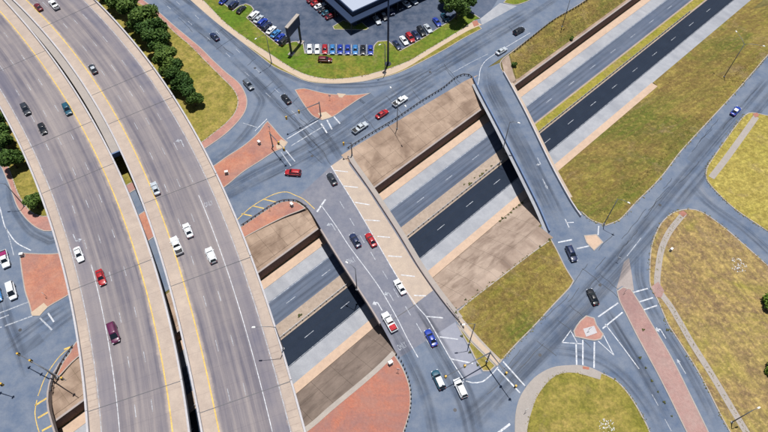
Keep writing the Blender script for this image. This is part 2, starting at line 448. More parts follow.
wpart('coping', -84, 215.6, -14.5, -13.98, -2.15, -1.93, M['barrier_tan'], rw)
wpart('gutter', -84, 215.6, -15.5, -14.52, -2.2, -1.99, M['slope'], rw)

# ---- concrete slope paving, one slab per panel
def lerp_top(tab, s):
    if s <= tab[0][0]: return tab[0][1]
    for (a, b), (c, d) in zip(tab, tab[1:]):
        if s <= c: return b + (d - b) * (s - a) / (c - a)
    return tab[-1][1]
def slope(name, s0, s1, nb, tab, mat, col=4.6, rows=3, label=None):
    root = tag(empty(name, (0, 0, 0)), label, None, None, 'structure')
    k = max(1, round((s1 - s0) / col)); cs = (s1 - s0) / k
    for i in range(k):
        a, b = s0 + i * cs + 0.02, s0 + (i + 1) * cs - 0.02
        ta, tb = lerp_top(tab, a), lerp_top(tab, b)
        for r in range(rows):
            f0, f1 = r / rows, (r + 1) / rows; e = 0.03
            q = [W(a, nb + (ta - nb) * f0), W(b, nb + (tb - nb) * f0), W(b, nb + (tb - nb) * f1), W(a, nb + (ta - nb) * f1)]
            sg = 1 if ta > nb else -1
            q[0] += Vector((DN.x, DN.y, 0)) * e * sg; q[1] += Vector((DN.x, DN.y, 0)) * e * sg
            drape('slab', [p.to_2d() for p in q], -0.06, mat, root, 50, 0.12 + random.uniform(-.012, .012))
    return root
slope('slope_paving', -76, 30, -15.5, [(-76, -23.6), (-43, -23.4), (8.7, -24.6), (24, -22.0), (30, -22.5)], M['slope'])
slope('slope_paving', 30, 47, -15.5, [(30, -24.0), (47, -24.4)], M['slope'])
slope('slope_paving', 47, 112, -15.5, [(47, -28.9), (50.4, -28.8), (92, -25.9), (101.6, -25.2), (106, -23), (112, -21.0)], M['slope'])
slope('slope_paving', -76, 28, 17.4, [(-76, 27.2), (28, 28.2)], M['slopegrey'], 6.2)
slope('slope_paving', 28, 34.5, 17.4, [(28, 27.8), (34.5, 27.8)], M['slopepale'], 6)
slope('slope_paving', 34.5, 71, 17.4, [(34.5, 29.9), (51, 31.6), (71, 33.0)], M['slopepale'], 5.4)
slope('slope_paving', 71, 84, 17.4, [(71, 27.8), (84, 27.8)], M['slopepale'], 6.4)

# ---- street level pavement sheets
upper = sheet('street_pavement', [W(s, n).to_2d() for s, n in ((-300, -24.7), (420, -24.7), (420, -330), (-300, -330))], 0.02, M['street'])
lower = sheet('street_pavement', [W(s, n).to_2d() for s, n in ((-300, 28.5), (82, 28.5), (86, 38), (90, 40.8), (300, 29.3), (420, 26), (420, 330), (-300, 330))], 0.02, M['street'])
tag(upper, kind='structure'); tag(lower, kind='structure')

# ---- street bridge, ramp bridge and left bridge over the cut
def bridge(name, left, right, mat, label, zt=0.03, piers=None):
    root = tag(empty(name, (0, 0, 0)), label, 'bridge')
    L = catmull(left, False, 2.0); R = catmull(right, False, 2.0)
    sheet('deck_slab', L + R[::-1], zt, mat, root, 0.4)
    def res(c, k=14):
        d = [0]
        for a, b in zip(c, c[1:]): d.append(d[-1] + (b - a).length)
        out = []
        for i in range(k):
            t = d[-1] * i / (k - 1); j = max(0, min(len(c) - 2, next((q for q in range(len(d) - 1) if d[q + 1] >= t), len(c) - 2)))
            out.append(c[j].lerp(c[j + 1], (t - d[j]) / max(1e-6, d[j + 1] - d[j])))
        return out
    def cross(c, n):                      # where the chain crosses the line n = const
        for a, b in zip(c, c[1:]):
            na, nb = SN(a)[1], SN(b)[1]
            if (na - n) * (nb - n) <= 0 and na != nb: return a.lerp(b, (n - na) / (nb - na))
        return None
    na, nb = -20.0, 25.0
    for i in range(7):
        t = 0.03 + 0.94 * i / 6; pts = []
        for k in range(10):
            n = na + (nb - na) * k / 9; a, b = cross(L, n), cross(R, n)
            if a is not None and b is not None: pts.append(a.lerp(b, t))
        if len(pts) > 2: ribbon('girder', pts, 0.25, -0.25, zt - 0.4, M['soffit'], root, depth=0.85)
    for n in (1.65,):
        a, b = cross(L, n), cross(R, n)
        ribbon('pier_cap', [a.lerp(b, .02), a.lerp(b, .98)], 0.6, -0.6, -1.2, M['soffit'], root, depth=0.8)
        for t in (0.12, 0.37, 0.63, 0.88):
            c = a.lerp(b, t); MB().tube([(c.x, c.y, ZF + 0.1), (c.x, c.y, -1.9)], 0.45, 12).build('pier', M['soffit'], root, True)
    return root, L, R
M['deck_st'] = concrete('street_bridge_deck', C(156, 156, 166), C(134, 138, 154), C(112, 118, 138), 1.5, 0.6)
M['deck_ramp'] = asphalt('ramp_bridge_deck', C(128, 138, 162), C(112, 126, 156), C(144, 150, 168))
stL = [(295, 199.5), (301, 203), (307.7, 208), (314.6, 218), (321.6, 230), (337, 255), (354.7, 282.5), (375.6, 315), (390, 341), (394, 349), (399, 358)]
stR = [(346.5, 152), (348.5, 157), (351, 162.5), (370.5, 190), (398, 232), (421, 270), (440.5, 297.5), (453.5, 314), (458.5, 320)]
stb, sbL, sbR = bridge('street_bridge', px(stL), px(stR), M['deck_st'], 'wide street bridge with hatched tan shoulder over the sunken freeway')
rpL = [(471, 74), (473, 79), (478, 89.5), (501.6, 134.6), (537, 205), (549, 232.5)]
rpR = [(499.5, 63), (501.5, 69.5), (512, 88.6), (526, 115), (551, 166.5), (571, 203), (580.5, 217)]
rpb, rbL, rbR = bridge('ramp_bridge', px(rpL), px(rpR), M['street'], 'narrow ramp bridge with tan right shoulder curving over the sunken freeway')
s6, n6 = SN(P(51, 412)); s5, n5 = SN(P(54, 377))
lfR = px([(62, 364), (54, 377), (50, 393.7), (50.7, 411)]) + [W(s6 - 3, 0).to_2d(), W(s6 - 8, 30).to_2d()]
lfL = [W(s6 - 30, -38).to_2d(), W(s6 - 33, 0).to_2d(), W(s6 - 38, 30).to_2d()]
lfb, lbL, lbR = bridge('street_bridge', lfL, lfR, M['street'], 'street bridge beside the viaduct with yellow hatching along its kerb')
# barriers of the street level bridges
def wall_ribbon(root, pts, l, r, z1, h, mat, name='barrier'): return ribbon(name, pts, l, r, z1, mat, root, depth=h)
wall_ribbon(stb, sbL[6:-4], 0.0, -0.42, 0.62, 1.3, M['barrier_tan'])
wall_ribbon(stb, offs(sbR[1:], 0), 0.05, -0.3, 0.85, 1.5, M['barrier_tan'])
wall_ribbon(stb, sbR[1:], 1.35, 0.06, 0.24, 0.3, M['walkgrey'], 'walkway')
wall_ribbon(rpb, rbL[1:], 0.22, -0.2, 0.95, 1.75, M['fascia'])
wall_ribbon(rpb, rbR[2:], 0.12, -0.22, 0.9, 1.7, M['barrier'])
wall_ribbon(lfb, lbR, 0.05, -0.35, 0.9, 1.7, M['barrier_tan'])
# tan hatched shoulder and joints on the street bridge
M['shoulder_tan'] = concrete('tan_bridge_shoulder', C(222, 202, 182), C(210, 192, 176), C(184, 168, 158), 1, 0.6)
whl = [(331, 166), (340, 181), (355, 205), (375.6, 240), (396, 275), (414, 305)]
shd = px(whl) + px([(433, 290.5), (413.5, 262), (393, 229), (366.5, 188), (350, 166), (345.5, 156)])
sheet('shoulder', shd, 0.036, M['shoulder_tan'], stb)
rsh = catmull(px([(503, 69), (514.5, 90.5), (528, 116.5), (552.5, 167)]), False, 3)
ribbon('shoulder', rbR[4:-3], 1.35, 0.13, 0.036, M['shoulder_tan'], rpb)
ribbon('shoulder', rbL[2:], -0.25, -1.2, 0.036, M['conc'], rpb)
ribbon('expansion_joint', px([(388, 323), (418, 303)]), 0.12, -0.12, 0.042, M['rail'], stb)

# ---- the elevated highway: two curved decks
PXA = [(0, 12), (21, 35), (45, 66), (69.4, 107.6), (87, 139), (107.6, 178), (121.5, 213), (135, 247.6), (144, 284), (159.7, 351), (172.6, 432)]
PXB = [(26, 0), (59, 34.7), (86.8, 69.4), (111, 104), (126.7, 140), (146, 178), (161.5, 216), (177, 254.6), (185.8, 290), (202, 351.4), (217.8, 428)]
def fit(pts):
    w = np.array([P(a, b, ZV)[:2] for a, b in pts]); c = np.polyfit(w[:, 1], w[:, 0], 3); d = np.polyder(c)
    def f(y):
        e = min(max(y, 30.0), 205.0); return float(np.polyval(c, e) + np.polyval(d, e) * (y - e))
    return f
FA, FB = fit(PXA), fit(PXB)
def curve(f, y0=-40.0, y1=300.0, k=171): return [Vector((f(y0 + (y1 - y0) * i / (k - 1)), y0 + (y1 - y0) * i / (k - 1))) for i in range(k)]
def arc(c):
    d = [0.0]
    for a, b in zip(c, c[1:]): d.append(d[-1] + (b - a).length)
    return d
def sub(c, y0, y1):                       # piece of a curve between two y values
    f = FA if c is CA else FB
    k = max(2, int(abs(y1 - y0) / 2.0)); return [Vector((f(y0 + (y1 - y0) * i / k), y0 + (y1 - y0) * i / k)) for i in range(k + 1)]
CA, CB = curve(FA), curve(FB)
def deck_mat(name):
    a = N(name); u = a.n('ShaderNodeUVMap'); sp = a.n('ShaderNodeSeparateXYZ'); a.l(u.outputs[0], sp.inputs[0])
    U, V = sp.outputs[0], sp.outputs[1]; p = a.pos()
    mp = a.n('ShaderNodeMapping'); mp.inputs['Scale'].default_value = (0.018, 0.55, 1); a.l(u.outputs[0], mp.inputs[0])
    streak = a.noise(mp.outputs[0], 1.0, 5, 0.65, 0.36, 0.64)
    mp2 = a.n('ShaderNodeMapping'); mp2.inputs['Scale'].default_value = (0.05, 2.2, 1); a.l(u.outputs[0], mp2.inputs[0])
    fstreak = a.noise(mp2.outputs[0], 1.0, 4, 0.6, 0.35, 0.65)
    big = a.noise(p, 0.05, 5, 0.6); mid = a.noise(p, 0.4, 6, 0.7); fin = a.noise(p, 3, 4, 0.7, 0.3, 0.7)
    wob = a.mth('ADD', V, a.mth('MULTIPLY', a.mth('SUBTRACT', mid, 0.5), 0.5))
    lane = a.mth('MULTIPLY', a.rng(wob, -0.1, 0.9), a.rng(wob, 14.9, 14.1))
    fr = a.mth('FRACT', a.mth('DIVIDE', a.mth('ADD', V, 0.0), 3.57))
    tr = a.rng(a.mth('ABSOLUTE', a.mth('SUBTRACT', a.mth('ABSOLUTE', a.mth('SUBTRACT', fr, 0.5)), 0.21)), 0.16, 0.02)
    ctr = a.rng(a.mth('ABSOLUTE', a.mth('SUBTRACT', fr, 0.5)), 0.5, 0.28)
    tan = a.mix(big, C(220, 201, 184), C(204, 187, 174)); tan = a.mix(a.mth('MULTIPLY', mid, 0.35), tan, C(172, 155, 145))
    ln = a.mix(streak, C(184, 173, 169), C(112, 109, 122)); ln = a.mix(a.mth('MULTIPLY', fstreak, 0.4), ln, C(110, 108, 126))
    dk = a.mth('MULTIPLY', a.mth('MULTIPLY', tr, a.rng(streak, 0, 1, 0.25, 1)), 0.55)
    ln = a.mix(dk, ln, C(92, 90, 108)); ln = a.mix(a.mth('MULTIPLY', ctr, 0.18), ln, C(110, 110, 130))
    aux = a.mth('MULTIPLY', a.rng(wob, 10.2, 11.4), 0.5); ln = a.mix(aux, ln, a.mix(big, C(104, 110, 136), C(128, 126, 142)))
    ln = a.mix(a.mth('MULTIPLY', a.noise(p, 0.03, 5, 0.65, 0.4, 0.6), 0.4), ln, C(186, 174, 168))
    col = a.mix(lane, tan, ln)
    # transverse casting joints, stronger on the outer shoulder
    j1 = a.mth('FRACT', a.mth('DIVIDE', U, 1.55)); j1 = a.mth('GREATER_THAN', j1, 0.9)
    osh = a.mth('MULTIPLY', a.rng(V, 14.4, 14.8), a.rng(V, 17.0, 16.4))
    nz = a.noise(p, 0.08, 3, 0.5, 0.45, 0.6)
    col = a.mix(a.mth('MULTIPLY', a.mth('MULTIPLY', j1, osh), a.mth('MULTIPLY', nz, 0.45)), col, C(140, 120, 112))
    j2 = a.mth('FRACT', a.mth('DIVIDE', U, 5.1)); j2 = a.mth('GREATER_THAN', j2, 0.975)
    col = a.mix(a.mth('MULTIPLY', j2, 0.16), col, C(90, 84, 96))
    col = a.mix(a.mth('MULTIPLY', fin, 0.14), col, (0.06, 0.06, 0.07, 1))
    return a.done(col, 0.88, fin, 0.01, 0.25)
M['deck_v'] = deck_mat('viaduct_deck_concrete')
def deck_ribbon(name, c, f, o0, o1, z, depth, sgn, mat, parent):
    A = offs(c, -o0); B = offs(c, -o1); n = len(c); y0 = c[0].y
    v = [Vector((p.x, p.y, z)) for p in A] + [Vector((p.x, p.y, z)) for p in B]
    v += [Vector((q.x, q.y, z - depth)) for q in v[:2 * n]]
    uv = [(c[i].y * 1.08, sgn * o0) for i in range(n)] + [(c[i].y * 1.08, sgn * o1) for i in range(n)]; uv += uv
    F = []; k = 2 * n
    for i in range(n - 1):
        j = i + 1
        F += [[i, n + i, n + j, j], [k + j, k + n + j, k + n + i, k + i], [i, j, j + k, i + k], [n + j, n + i, n + i + k, n + j + k]]
    F += [[n, 0, k, n + k], [n - 1, 2 * n - 1, 2 * n - 1 + k, n - 1 + k]]
    return mesh_obj(name, v, F, mat, parent, uv)
def yat(pxy): return P(pxy[0], pxy[1], ZV).y
def viaduct(label, c, f, o0, o1, sgn, joints, lanes, solid_y):
    root = tag(empty('highway_viaduct', (0, 0, 0)), label, 'viaduct')
    ys = [-40] + sorted(joints) + [300]
    for a, b in zip(ys, ys[1:]):
        deck_ribbon('deck_span', sub(c, a + 0.06, b - 0.06), f, o0 + .3, o1 - .3, ZV, 0.3, sgn, M['deck_v'], root)
        for t in (0.06, 0.24, 0.42, 0.58, 0.76, 0.94):
            o = o0 + (o1 - o0) * t; deck_ribbon('girder', sub(c, a + 0.3, b - 0.3), f, o - .3, o + .3, ZV - 0.3, 1.3, sgn, M['soffit'], root)
        for (p, q) in ((o0, o0 + 0.45), (o1 - 0.45, o1)):
            deck_ribbon('barrier', sub(c, a + 0.03, b - 0.03), f, p, q, ZV + 0.82, 1.35, sgn, M['barrier'], root)
    for y in joints:
        q = sub(c, y - 0.08, y + 0.08); deck_ribbon('expansion_joint', q, f, o0 + .5, o1 - .5, ZV + 0.006, 0.05, sgn, M['rail'], root)
        mid = Vector((f(y), y)); A = offs(sub(c, y - 1, y + 1), -(o0 + 3))[1]; B = offs(sub(c, y - 1, y + 1), -(o1 - 3))[1]
        ribbon('pier_cap', [A.lerp(B, -.06), A.lerp(B, 1.06)], 0.8, -0.8, ZV - 1.6, M['soffit'], root, depth=1.1)
        for t in (0.12, 0.88):
            q = A.lerp(B, t); z0 = T(q.x, q.y) - 0.1
            MB().tube([(q.x, q.y, z0), (q.x, q.y, ZV - 2.6)], 0.7, 14).build('column', M['soffit'], root, True)
    def ln(name, o, y0, y1, w, mat): 
        q = sub(c, y0, y1); ribbon(name, q, -o + w / 2, -o - w / 2, ZV + 0.005, mat, root)
    ln('edge_line', 0, -40, 300, 0.3, M['yellow']); ln('edge_line', sgn * 14.45, -40, 300, 0.16, M['whiteworn'])
    ln('lane_line', sgn * 10.75, -40, solid_y, 0.18, M['white'])
    for o in lanes:
        y = -40
        while y < 290:
            if not (abs(o) > 10 and y < solid_y): ln('lane_dash', o, y, y + 2.7, 0.15, M['whiteworn'])
            y += 11.3
    return root
jA = [yat(p) for p in ((75, 168), (68, 131))] ; jA = [jA[0] - 62, jA[0] - 31, jA[0], jA[1] + 2, jA[1] + 33, jA[1] + 64]
jB = [yat(p) for p in ((266, 408), (147, 120), (139, 96))]; jB = [jB[0], jB[0] + 31, jB[1] - 29, jB[1], jB[2] + 2, jB[2] + 34, jB[2] + 66]
va = viaduct('curved elevated highway deck beside the tree island and brick corner', CA, FA, -17.2, 3.75, -1, jA, (-3.57, -7.14, -10.75), yat((87, 248)))
vb = viaduct('curved elevated highway deck alongside the street bridge and sunken freeway', CB, FB, -3.55, 17.6, 1, jB, (3.57, 7.14, 10.75), yat((206, 210)))
yg = P(113, 146, ZV).y
deck_ribbon('median_slab', sub(CB, yg, 300), FB, -5.85, -3.6, ZV + 0.02, 0.4, -1, M['walkgrey'], vb)
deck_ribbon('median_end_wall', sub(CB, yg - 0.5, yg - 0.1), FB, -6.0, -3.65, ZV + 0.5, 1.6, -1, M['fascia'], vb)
# ================================================================== ISLANDS, VERGES, SIDEWALKS
pink_out = [(118, -18), (143.4, 0), (159, 12), (174.7, 26), (200, 47), (213, 60), (226, 72), (240, 84), (247, 98), (246, 110), (239, 121), (226, 134), (208, 147), (190, 158), (132, 192), (90, 218), (50, 231.5), (39, 229.5), (28, 221.5), (17.4, 207.5), (11.6, 192), (6, 178), (0, 165), (-18, 138)]
pink_in = [(-18, 112), (6, 160), (13, 178), (20, 196), (32, 212), (48, 216), (92, 204), (132, 182), (185, 152), (202, 141.7), (212.5, 133.8), (226.4, 122.5), (235, 112), (237.7, 100), (233, 89.5), (219.4, 75.6), (205.5, 61.7), (189, 45), (174.7, 33), (160.8, 19), (141.7, 5), (130, 0), (104, -18)]
island('brick_walk', pink_out + pink_in, M['pink'])
g1 = island('grass_verge', [(p[0], p[1]) for p in pink_in][1:] + [(60, -25), (20, 60), (-10, 90)], M['grassg'], ztop=0.13, kerb=False)
island('brick_island', [(267.7, 121), (274.6, 128.7), (281.6, 137), (288, 142.6), (284, 148), (274.6, 152), (260.8, 161), (243, 172.5), (226, 186.5), (150, 240), (100, 275), (66, 297), (48, 307.5), (40, 316), (32, 316), (29, 304), (24.5, 290), (20, 258), (23, 253), (55, 253.5), (90, 247), (140, 214), (214.8, 165), (226, 157), (243, 146), (257, 134), (265, 123.5)], M['brick'])
sheet('ramp_landing', px([(276, 146), (281, 139.5), (287, 142.6), (283.5, 147.5), (277, 149.5)]), 0.156, M['walk'], upper)
sheet('ramp_landing', px([(31, 313), (44, 303), (48, 307), (40, 315.5), (33, 316)]), 0.156, M['walk'], upper)
island('brick_island', [(294.6, 90), (304, 88.5), (324.7, 93.3), (341, 94.7), (356, 94.8), (371, 93), (359, 99.5), (345.6, 108.6), (333, 117), (322, 120.5), (312, 115.6), (301.6, 101.7)], M['brick'])
sheet('ramp_landing', px([(318, 113.5), (326, 112), (332, 117), (322, 120)]), 0.156, M['walk'], upper)
sheet('ramp_landing', px([(337, 93.5), (346, 94.3), (342, 98), (339, 97.5)]), 0.156, M['walk'], upper)
# dealership block: sidewalk, lawn, parking lot
sw_in = [(180, -22), (203, 0), (227, 24), (251, 41.7), (273, 55.8), (293.7, 69), (311, 76), (331.7, 79), (357, 76.8), (382.6, 70.6), (408.5, 61), (427, 50), (445.6, 39), (464, 27.8), (474, 20.5)]
sw_out = [(482, 25), (468, 31), (445.6, 44), (423, 58), (405, 68.8), (390, 75), (382.6, 76.5), (359.4, 81.8), (331.7, 83.2), (308.5, 81), (294, 75), (273, 63.5), (253, 49.5), (242, 42), (214, 20.5), (190, 0), (166, -22)]
kerbline = [(482, 29), (464, 38.5), (445.6, 49.5), (427, 59.5), (405, 70.5), (390, 76), (359.4, 82.3), (331.7, 84), (308.5, 82), (291, 75), (273, 66.5), (260, 56.5), (247, 46.5), (240, 41), (214, 21), (190, 0), (166, -22)]
lot_edge = [(480, 18.5), (473, 14), (466, 11), (458, 14), (449, 22), (441, 26.5), (420, 40), (400, 51), (394, 46), (388, 41), (378, 41.7), (374, 46), (373, 55.5), (340, 55), (305, 53.5), (303.5, 44), (296.4, 41.7), (289.4, 43), (280.4, 46.5), (265, 34), (247, 18), (254, 10), (251, 6), (246, 4), (240, 6), (233, 11), (217, -2), (196, -22)]
island('verge_strip', sw_out[::-1] + kerbline[::-1][::-1] if False else kerbline + [(185, -22)] + sw_in, M['grassg'], ztop=0.10)
island('sidewalk', sw_in + sw_out, M['walk'], ztop=0.125, kerb=False)
island('lawn', sw_in + lot_edge, M['lawn'], ztop=0.135, kerb=False)
ribbon('kerb', catmull(px(lot_edge), False), 0.22, -0.12, 0.2, M['kerb'], upper)
sheet('parking_lot', px(lot_edge + [(196, -120), (560, -120), (505, -22), (500, -4), (490, 12)]), 0.03, M['lot'])
bpy.data.objects['parking_lot']['kind'] = 'structure'
sheet('driveway_apron', px([(482, 25), (480, 19), (500, 3), (517, 6)]), 0.034, M['conc'], upper)
island('verge_strip', [(503, 3), (512, -6), (540, -20), (552, -20), (536, -3), (517, 5)], M['lawn'])
fi = island('planter_island', [(332.5, 26.5), (343.6, 20), (352, 24), (360, 20.5), (369, 28.5), (366, 30.3), (334, 29.8)], M['lawn'], smooth=False)
# brick strips at the cut edge
island('brick_strip', [(236, 230), (252, 219.5), (266, 210), (278, 203.2), (287, 201), (297, 202), (306, 208.5), (299, 211.5), (285, 217), (262, 228.5), (244, 238.5), (210, 262), (190, 262)], M['brick'], ztop=0.14)
island('brick_strip', [(76, 342), (70, 352.5), (63.7, 361), (55, 379), (60, 376), (72, 363), (84, 353), (110, 335), (112, 320)], M['brick'], ztop=0.14)
island('brick_corner', [(300, 437), (313, 424.5), (330, 409.5), (342.8, 398), (362, 383), (379, 368), (394, 354), (403, 368), (409.5, 385), (411, 397), (410, 412), (404, 432), (392, 462), (300, 462), (270, 462)], M['brickdark'])
ribbon('kerb', catmull(px([(290, 440), (313, 422.5), (330, 407.5), (362, 381), (379, 366), (393, 352)]), False), 0.3, -0.9, 0.18, M['kerb'], lower, depth=0.4)
# triangle beside the street bridge
island('grass_triangle', [(454.7, 313.5), (473, 298), (499, 278), (530, 254), (551, 239), (557, 250), (566, 268), (574, 281), (570, 288), (552, 307), (532.8, 328), (516, 345), (501, 361.5), (489, 351), (478, 340)], M['grass'])
island('sidewalk', [(453, 315), (457, 312.5), (480, 339), (491, 350.5), (502, 361), (497, 366.5), (486, 355.5), (472, 342), (461, 328)], M['walk'], ztop=0.14, smooth=False)
island('planting_strip', [(456.5, 324), (461, 328.3), (472, 342.3), (486, 356), (496, 366), (490, 371.5), (483, 371.5), (476.7, 362.5), (468.6, 346.3), (461, 333)], M['grassg'])
# right-hand slope
g6 = catmull([W(80.5, 17.4).to_2d(), W(150, 17.4).to_2d(), W(150.5, 15.2).to_2d(), W(300, 15.2).to_2d(), W(300, 28).to_2d()] + px([(768, 55.5), (734.7, 93.7), (682.6, 150), (660, 179), (636, 203), (620, 220), (606, 226), (591, 220.5), (581, 212), (573.5, 204.5), (566, 192), (555, 171)]), True, 1.5)
g6o = tag(drape('grass_slope', g6, 0.12, M['grass'], None, 3), kind='structure')
ribbon('kerb', catmull(px([(800, 20), (768, 55.5), (734.7, 93.7), (682.6, 150), (660, 179), (636, 203), (620, 220), (606, 226), (591, 220.5), (581, 212)]), False), 0.0, -0.3, 0.16, M['kerb'], lower, depth=0.3)
g4 = [W(113, -15.4).to_2d(), W(300, -15.4).to_2d(), W(300, -25).to_2d()] + px([(600, -9), (580, 4), (553.6, 20), (529, 39), (510, 54)])
tag(drape('grass_slope', g4, 0.08, M['grass'], None, 3), kind='structure')
drape('concrete_apron', px([(501.5, 61), (508.5, 54.5), (511, 61), (514, 70), (517.5, 77)]) + [W(113.6, -15.5).to_2d(), W(108.5, -15.5).to_2d()], 0.11, M['slopepale'], upper, 8)
ribbon('kerb', catmull(px([(620, -24), (580, 4), (553.6, 20), (529, 39), (510, 53.5), (503, 59), (500, 64), (501.5, 70)]), False), 0.15, -0.15, 0.2, M['kerb'], upper, depth=0.3)
# right blocks
island('grass_field', [(711, 160), (725, 140), (737, 123.6), (745.5, 114.5), (752, 112.5), (770, 116), (830, 126), (830, 272), (768, 232), (734.7, 209.4), (716, 192), (706, 179), (706.5, 168)], M['grassy'])
ribbon('path', catmull(px([(756, 117), (741, 138), (725, 160), (711, 178)]), False), 0.9, -0.9, 0.16, M['walkgrey'], lower)
island('grass_field', [(649, 276), (651, 246.7), (660, 224.4), (673, 212.5), (689, 209), (702, 212), (722, 225.6), (746.7, 246.7), (768, 265.6), (850, 335), (850, 470), (755, 470), (727.6, 429), (700, 376), (677.6, 340), (667.7, 324.7), (657, 300), (650, 286.5)], M['grassdry'])
ribbon('path', catmull(px([(684, 213.5), (676, 223), (668, 234), (661.5, 249), (658.5, 265), (657, 284), (661, 294), (670, 306), (680, 323), (692, 344), (711, 374), (730, 406), (747, 434), (765, 465)]), False), 0.8, -0.8, 0.16, M['walkgrey'], lower)
sheet('ramp_landing', px([(651, 287), (658, 282), (664, 291), (661, 298), (655, 297)]), 0.166, M['pinkmed'], lower)
for q in ([(678, 213), (683, 211), (687, 214), (683, 217.5)], [(752, 114), (757, 113), (759, 116), (755, 118)], [(472, 22), (477, 20.5), (479, 25), (474, 27)], [(589, 367.3), (582.5, 366.5), (582.5, 369), (589, 370)]):
    sheet('tactile_pad', px(q), 0.172, M['brickdark'], lower)
island('brick_median', [(616.5, 291), (622.6, 287), (631, 289), (641.7, 306), (648, 317), (672, 358), (693, 400), (708.6, 432), (722, 462), (702, 462), (686, 432), (661.7, 382.7), (637.4, 337.6), (626, 315), (619, 301)], M['pinkmed'])
sheet('gore_paving', px([(616, 290), (624, 262), (629, 258), (632, 276), (634, 291), (622, 286)]), 0.026, M['barrier_tan'], lower)
island('brick_island', [(586, 315.5), (594.4, 318), (596.7, 325), (603.7, 334.4), (601, 339.5), (594.4, 341), (574.7, 337), (573.2, 331), (580, 320.5)], M['pink'])
for q in ([(583, 329), (594, 326), (597, 333), (586, 337)],): sheet('ramp_landing', px(q), 0.156, M['barrier'], lower)
island('grass_block', [(514, 470), (514.7, 432), (515.7, 412), (521, 395), (534, 378), (551, 368), (567, 365.5), (584.7, 366), (601.7, 372.8), (617, 381), (630, 395.5), (641.6, 414.5), (650, 432), (660, 470)], M['grassg'])
ribw = [(527, 470), (527, 432), (530.6, 414.5), (538, 395), (551, 379), (562, 373.5), (575, 373), (600, 379.8)]
island('sidewalk', [(514.4, 470), (515.0, 432), (516, 412), (521.4, 395), (534.3, 378.3), (551, 368.4), (567, 366), (584.7, 366.4), (601.5, 373)] + ribw[::-1], M['walkgrey'], ztop=0.16, kerb=False)
island('concrete_island', [(583.7, 235.5), (596.4, 234.4), (603.3, 242.5), (594, 251), (586, 242.5)], M['tan'])
sheet('grass_field', [P(-120, 480).to_2d()] * 0 + px([(0, -60), (0, -59), (1, -59)]), -0.2, M['dirt'], upper) if False else None

# ================================================================== ROAD MARKINGS
def mk(par, pts, w=0.2, z=0.045, mat='white', name='lane_line', sm=False):
    q = px(pts); q = catmull(q, False, 1.0) if sm else q
    return ribbon(name, q, w / 2, -w / 2, z, M[mat], par)
def dashes(par, cs, d, ln=2.6, w=0.16, mat='whiteworn', z=0.049):
    for (x, y) in cs:
        c = P(x, y).to_2d(); t = (P(x + d[0], y + d[1]).to_2d() - c).normalized()
        ribbon('lane_dash', [c - t * ln / 2, c + t * ln / 2], w / 2, -w / 2, z, M[mat], par)
U_, L_ = upper, lower; ZS = 0.048
dashes(U_, [(150, -9), (169, 7.6), (190, 23), (208, 38), (228, 55), (247, 74), (268, 95)], (18, 16))
dashes(U_, [(178, 3), (197, 17), (218, 33), (238, 51), (258, 71), (277, 91), (294, 113)], (18, 17))
mk(U_, [(287, 139), (318, 120.5)], 0.3, ZS, 'white', 'crosswalk_line'); mk(U_, [(291, 146), (324, 126)], 0.3, ZS, 'whiteworn', 'crosswalk_line')
for a, b in (((321, 123.7), (327, 133)), ((327, 120), (332, 129.4)), ((334, 116.7), (340, 123.7))): mk(U_, [a, b], 0.45, ZS, 'white', 'crosswalk_line')
mk(U_, [(286, 150.6), (295, 161.5)], 0.3, ZS, 'white', 'crosswalk_line'); mk(U_, [(281, 152), (291, 166)], 0.3, ZS, 'whiteworn', 'crosswalk_line')
mk(U_, [(243, 123), (257, 127.5)], 0.25, ZS, 'whiteworn', 'stop_line')
mk(U_, [(255, 131), (267, 119)], 0.25, ZS, 'white', 'stop_line')
dashes(U_, [(352, 128), (395, 94), (440, 65), (490, 34)], (20, -13), 2.0, 0.1)
mk(U_, [(477.5, 86), (479, 79), (480.5, 69), (486, 60.5), (500, 51), (530, 33)], 0.2, ZS + 0.012, 'white', 'edge_line', True)
mk(U_, [(452, 73), (470, 63), (488, 54)], 0.2, ZS, 'whiteworn', 'edge_line')
# left-hand streets
mk(U_, [(-3, 200), (0, 208), (4.6, 225.6), (9, 233), (17, 243), (31, 250.5)], 0.28, ZS, 'white', 'edge_line', True)
mk(U_, [(6, 228), (10, 240), (14, 256)], 0.2, ZS, 'whiteworn', 'lane_line')
for a, b in (((0, 313), (28.5, 302)), ((0, 318.5), (9, 315)), ((5, 326), (32.6, 316)), ((-8, 330), (2, 327))): mk(U_, [a, b], 0.35, ZS, 'whiteworn', 'crosswalk_line')
mk(U_, [(40, 318), (52, 330)], 0.4, ZS, 'whiteworn', 'crosswalk_line'); mk(U_, [(48, 313), (54, 322)], 0.4, ZS, 'white', 'crosswalk_line')
# yellow hatching by the brick strips
mk(U_, [(236, 221), (250, 208), (266, 198), (278, 193), (287, 192), (294, 194.8), (304, 199.5), (314.6, 209)], 0.22, ZS, 'yellow', 'edge_line', True)
for a, b in (((241.7, 213.8), (252, 216)), ((264, 199.4), (277, 202.4)), ((253, 206), (264, 208.5))): mk(U_, [a, b], 0.35, ZS, 'yellow', 'hatch_line')
mk(U_, [(72, 346), (60, 356), (46, 376), (38, 396)], 0.2, ZS, 'yellow', 'edge_line', True)
for a, b in (((35, 405.5), (48, 397.5)), ((38, 418), (50, 411)), ((42, 431), (53, 425)), ((64, 349.5), (71, 347))): mk(lfb, [a, b], 0.45, 0.04, 'yellow', 'hatch_line')
mk(lfb, [(37, 400), (35, 412), (37, 425), (42, 440)], 0.2, 0.04, 'yellow', 'edge_line', True)
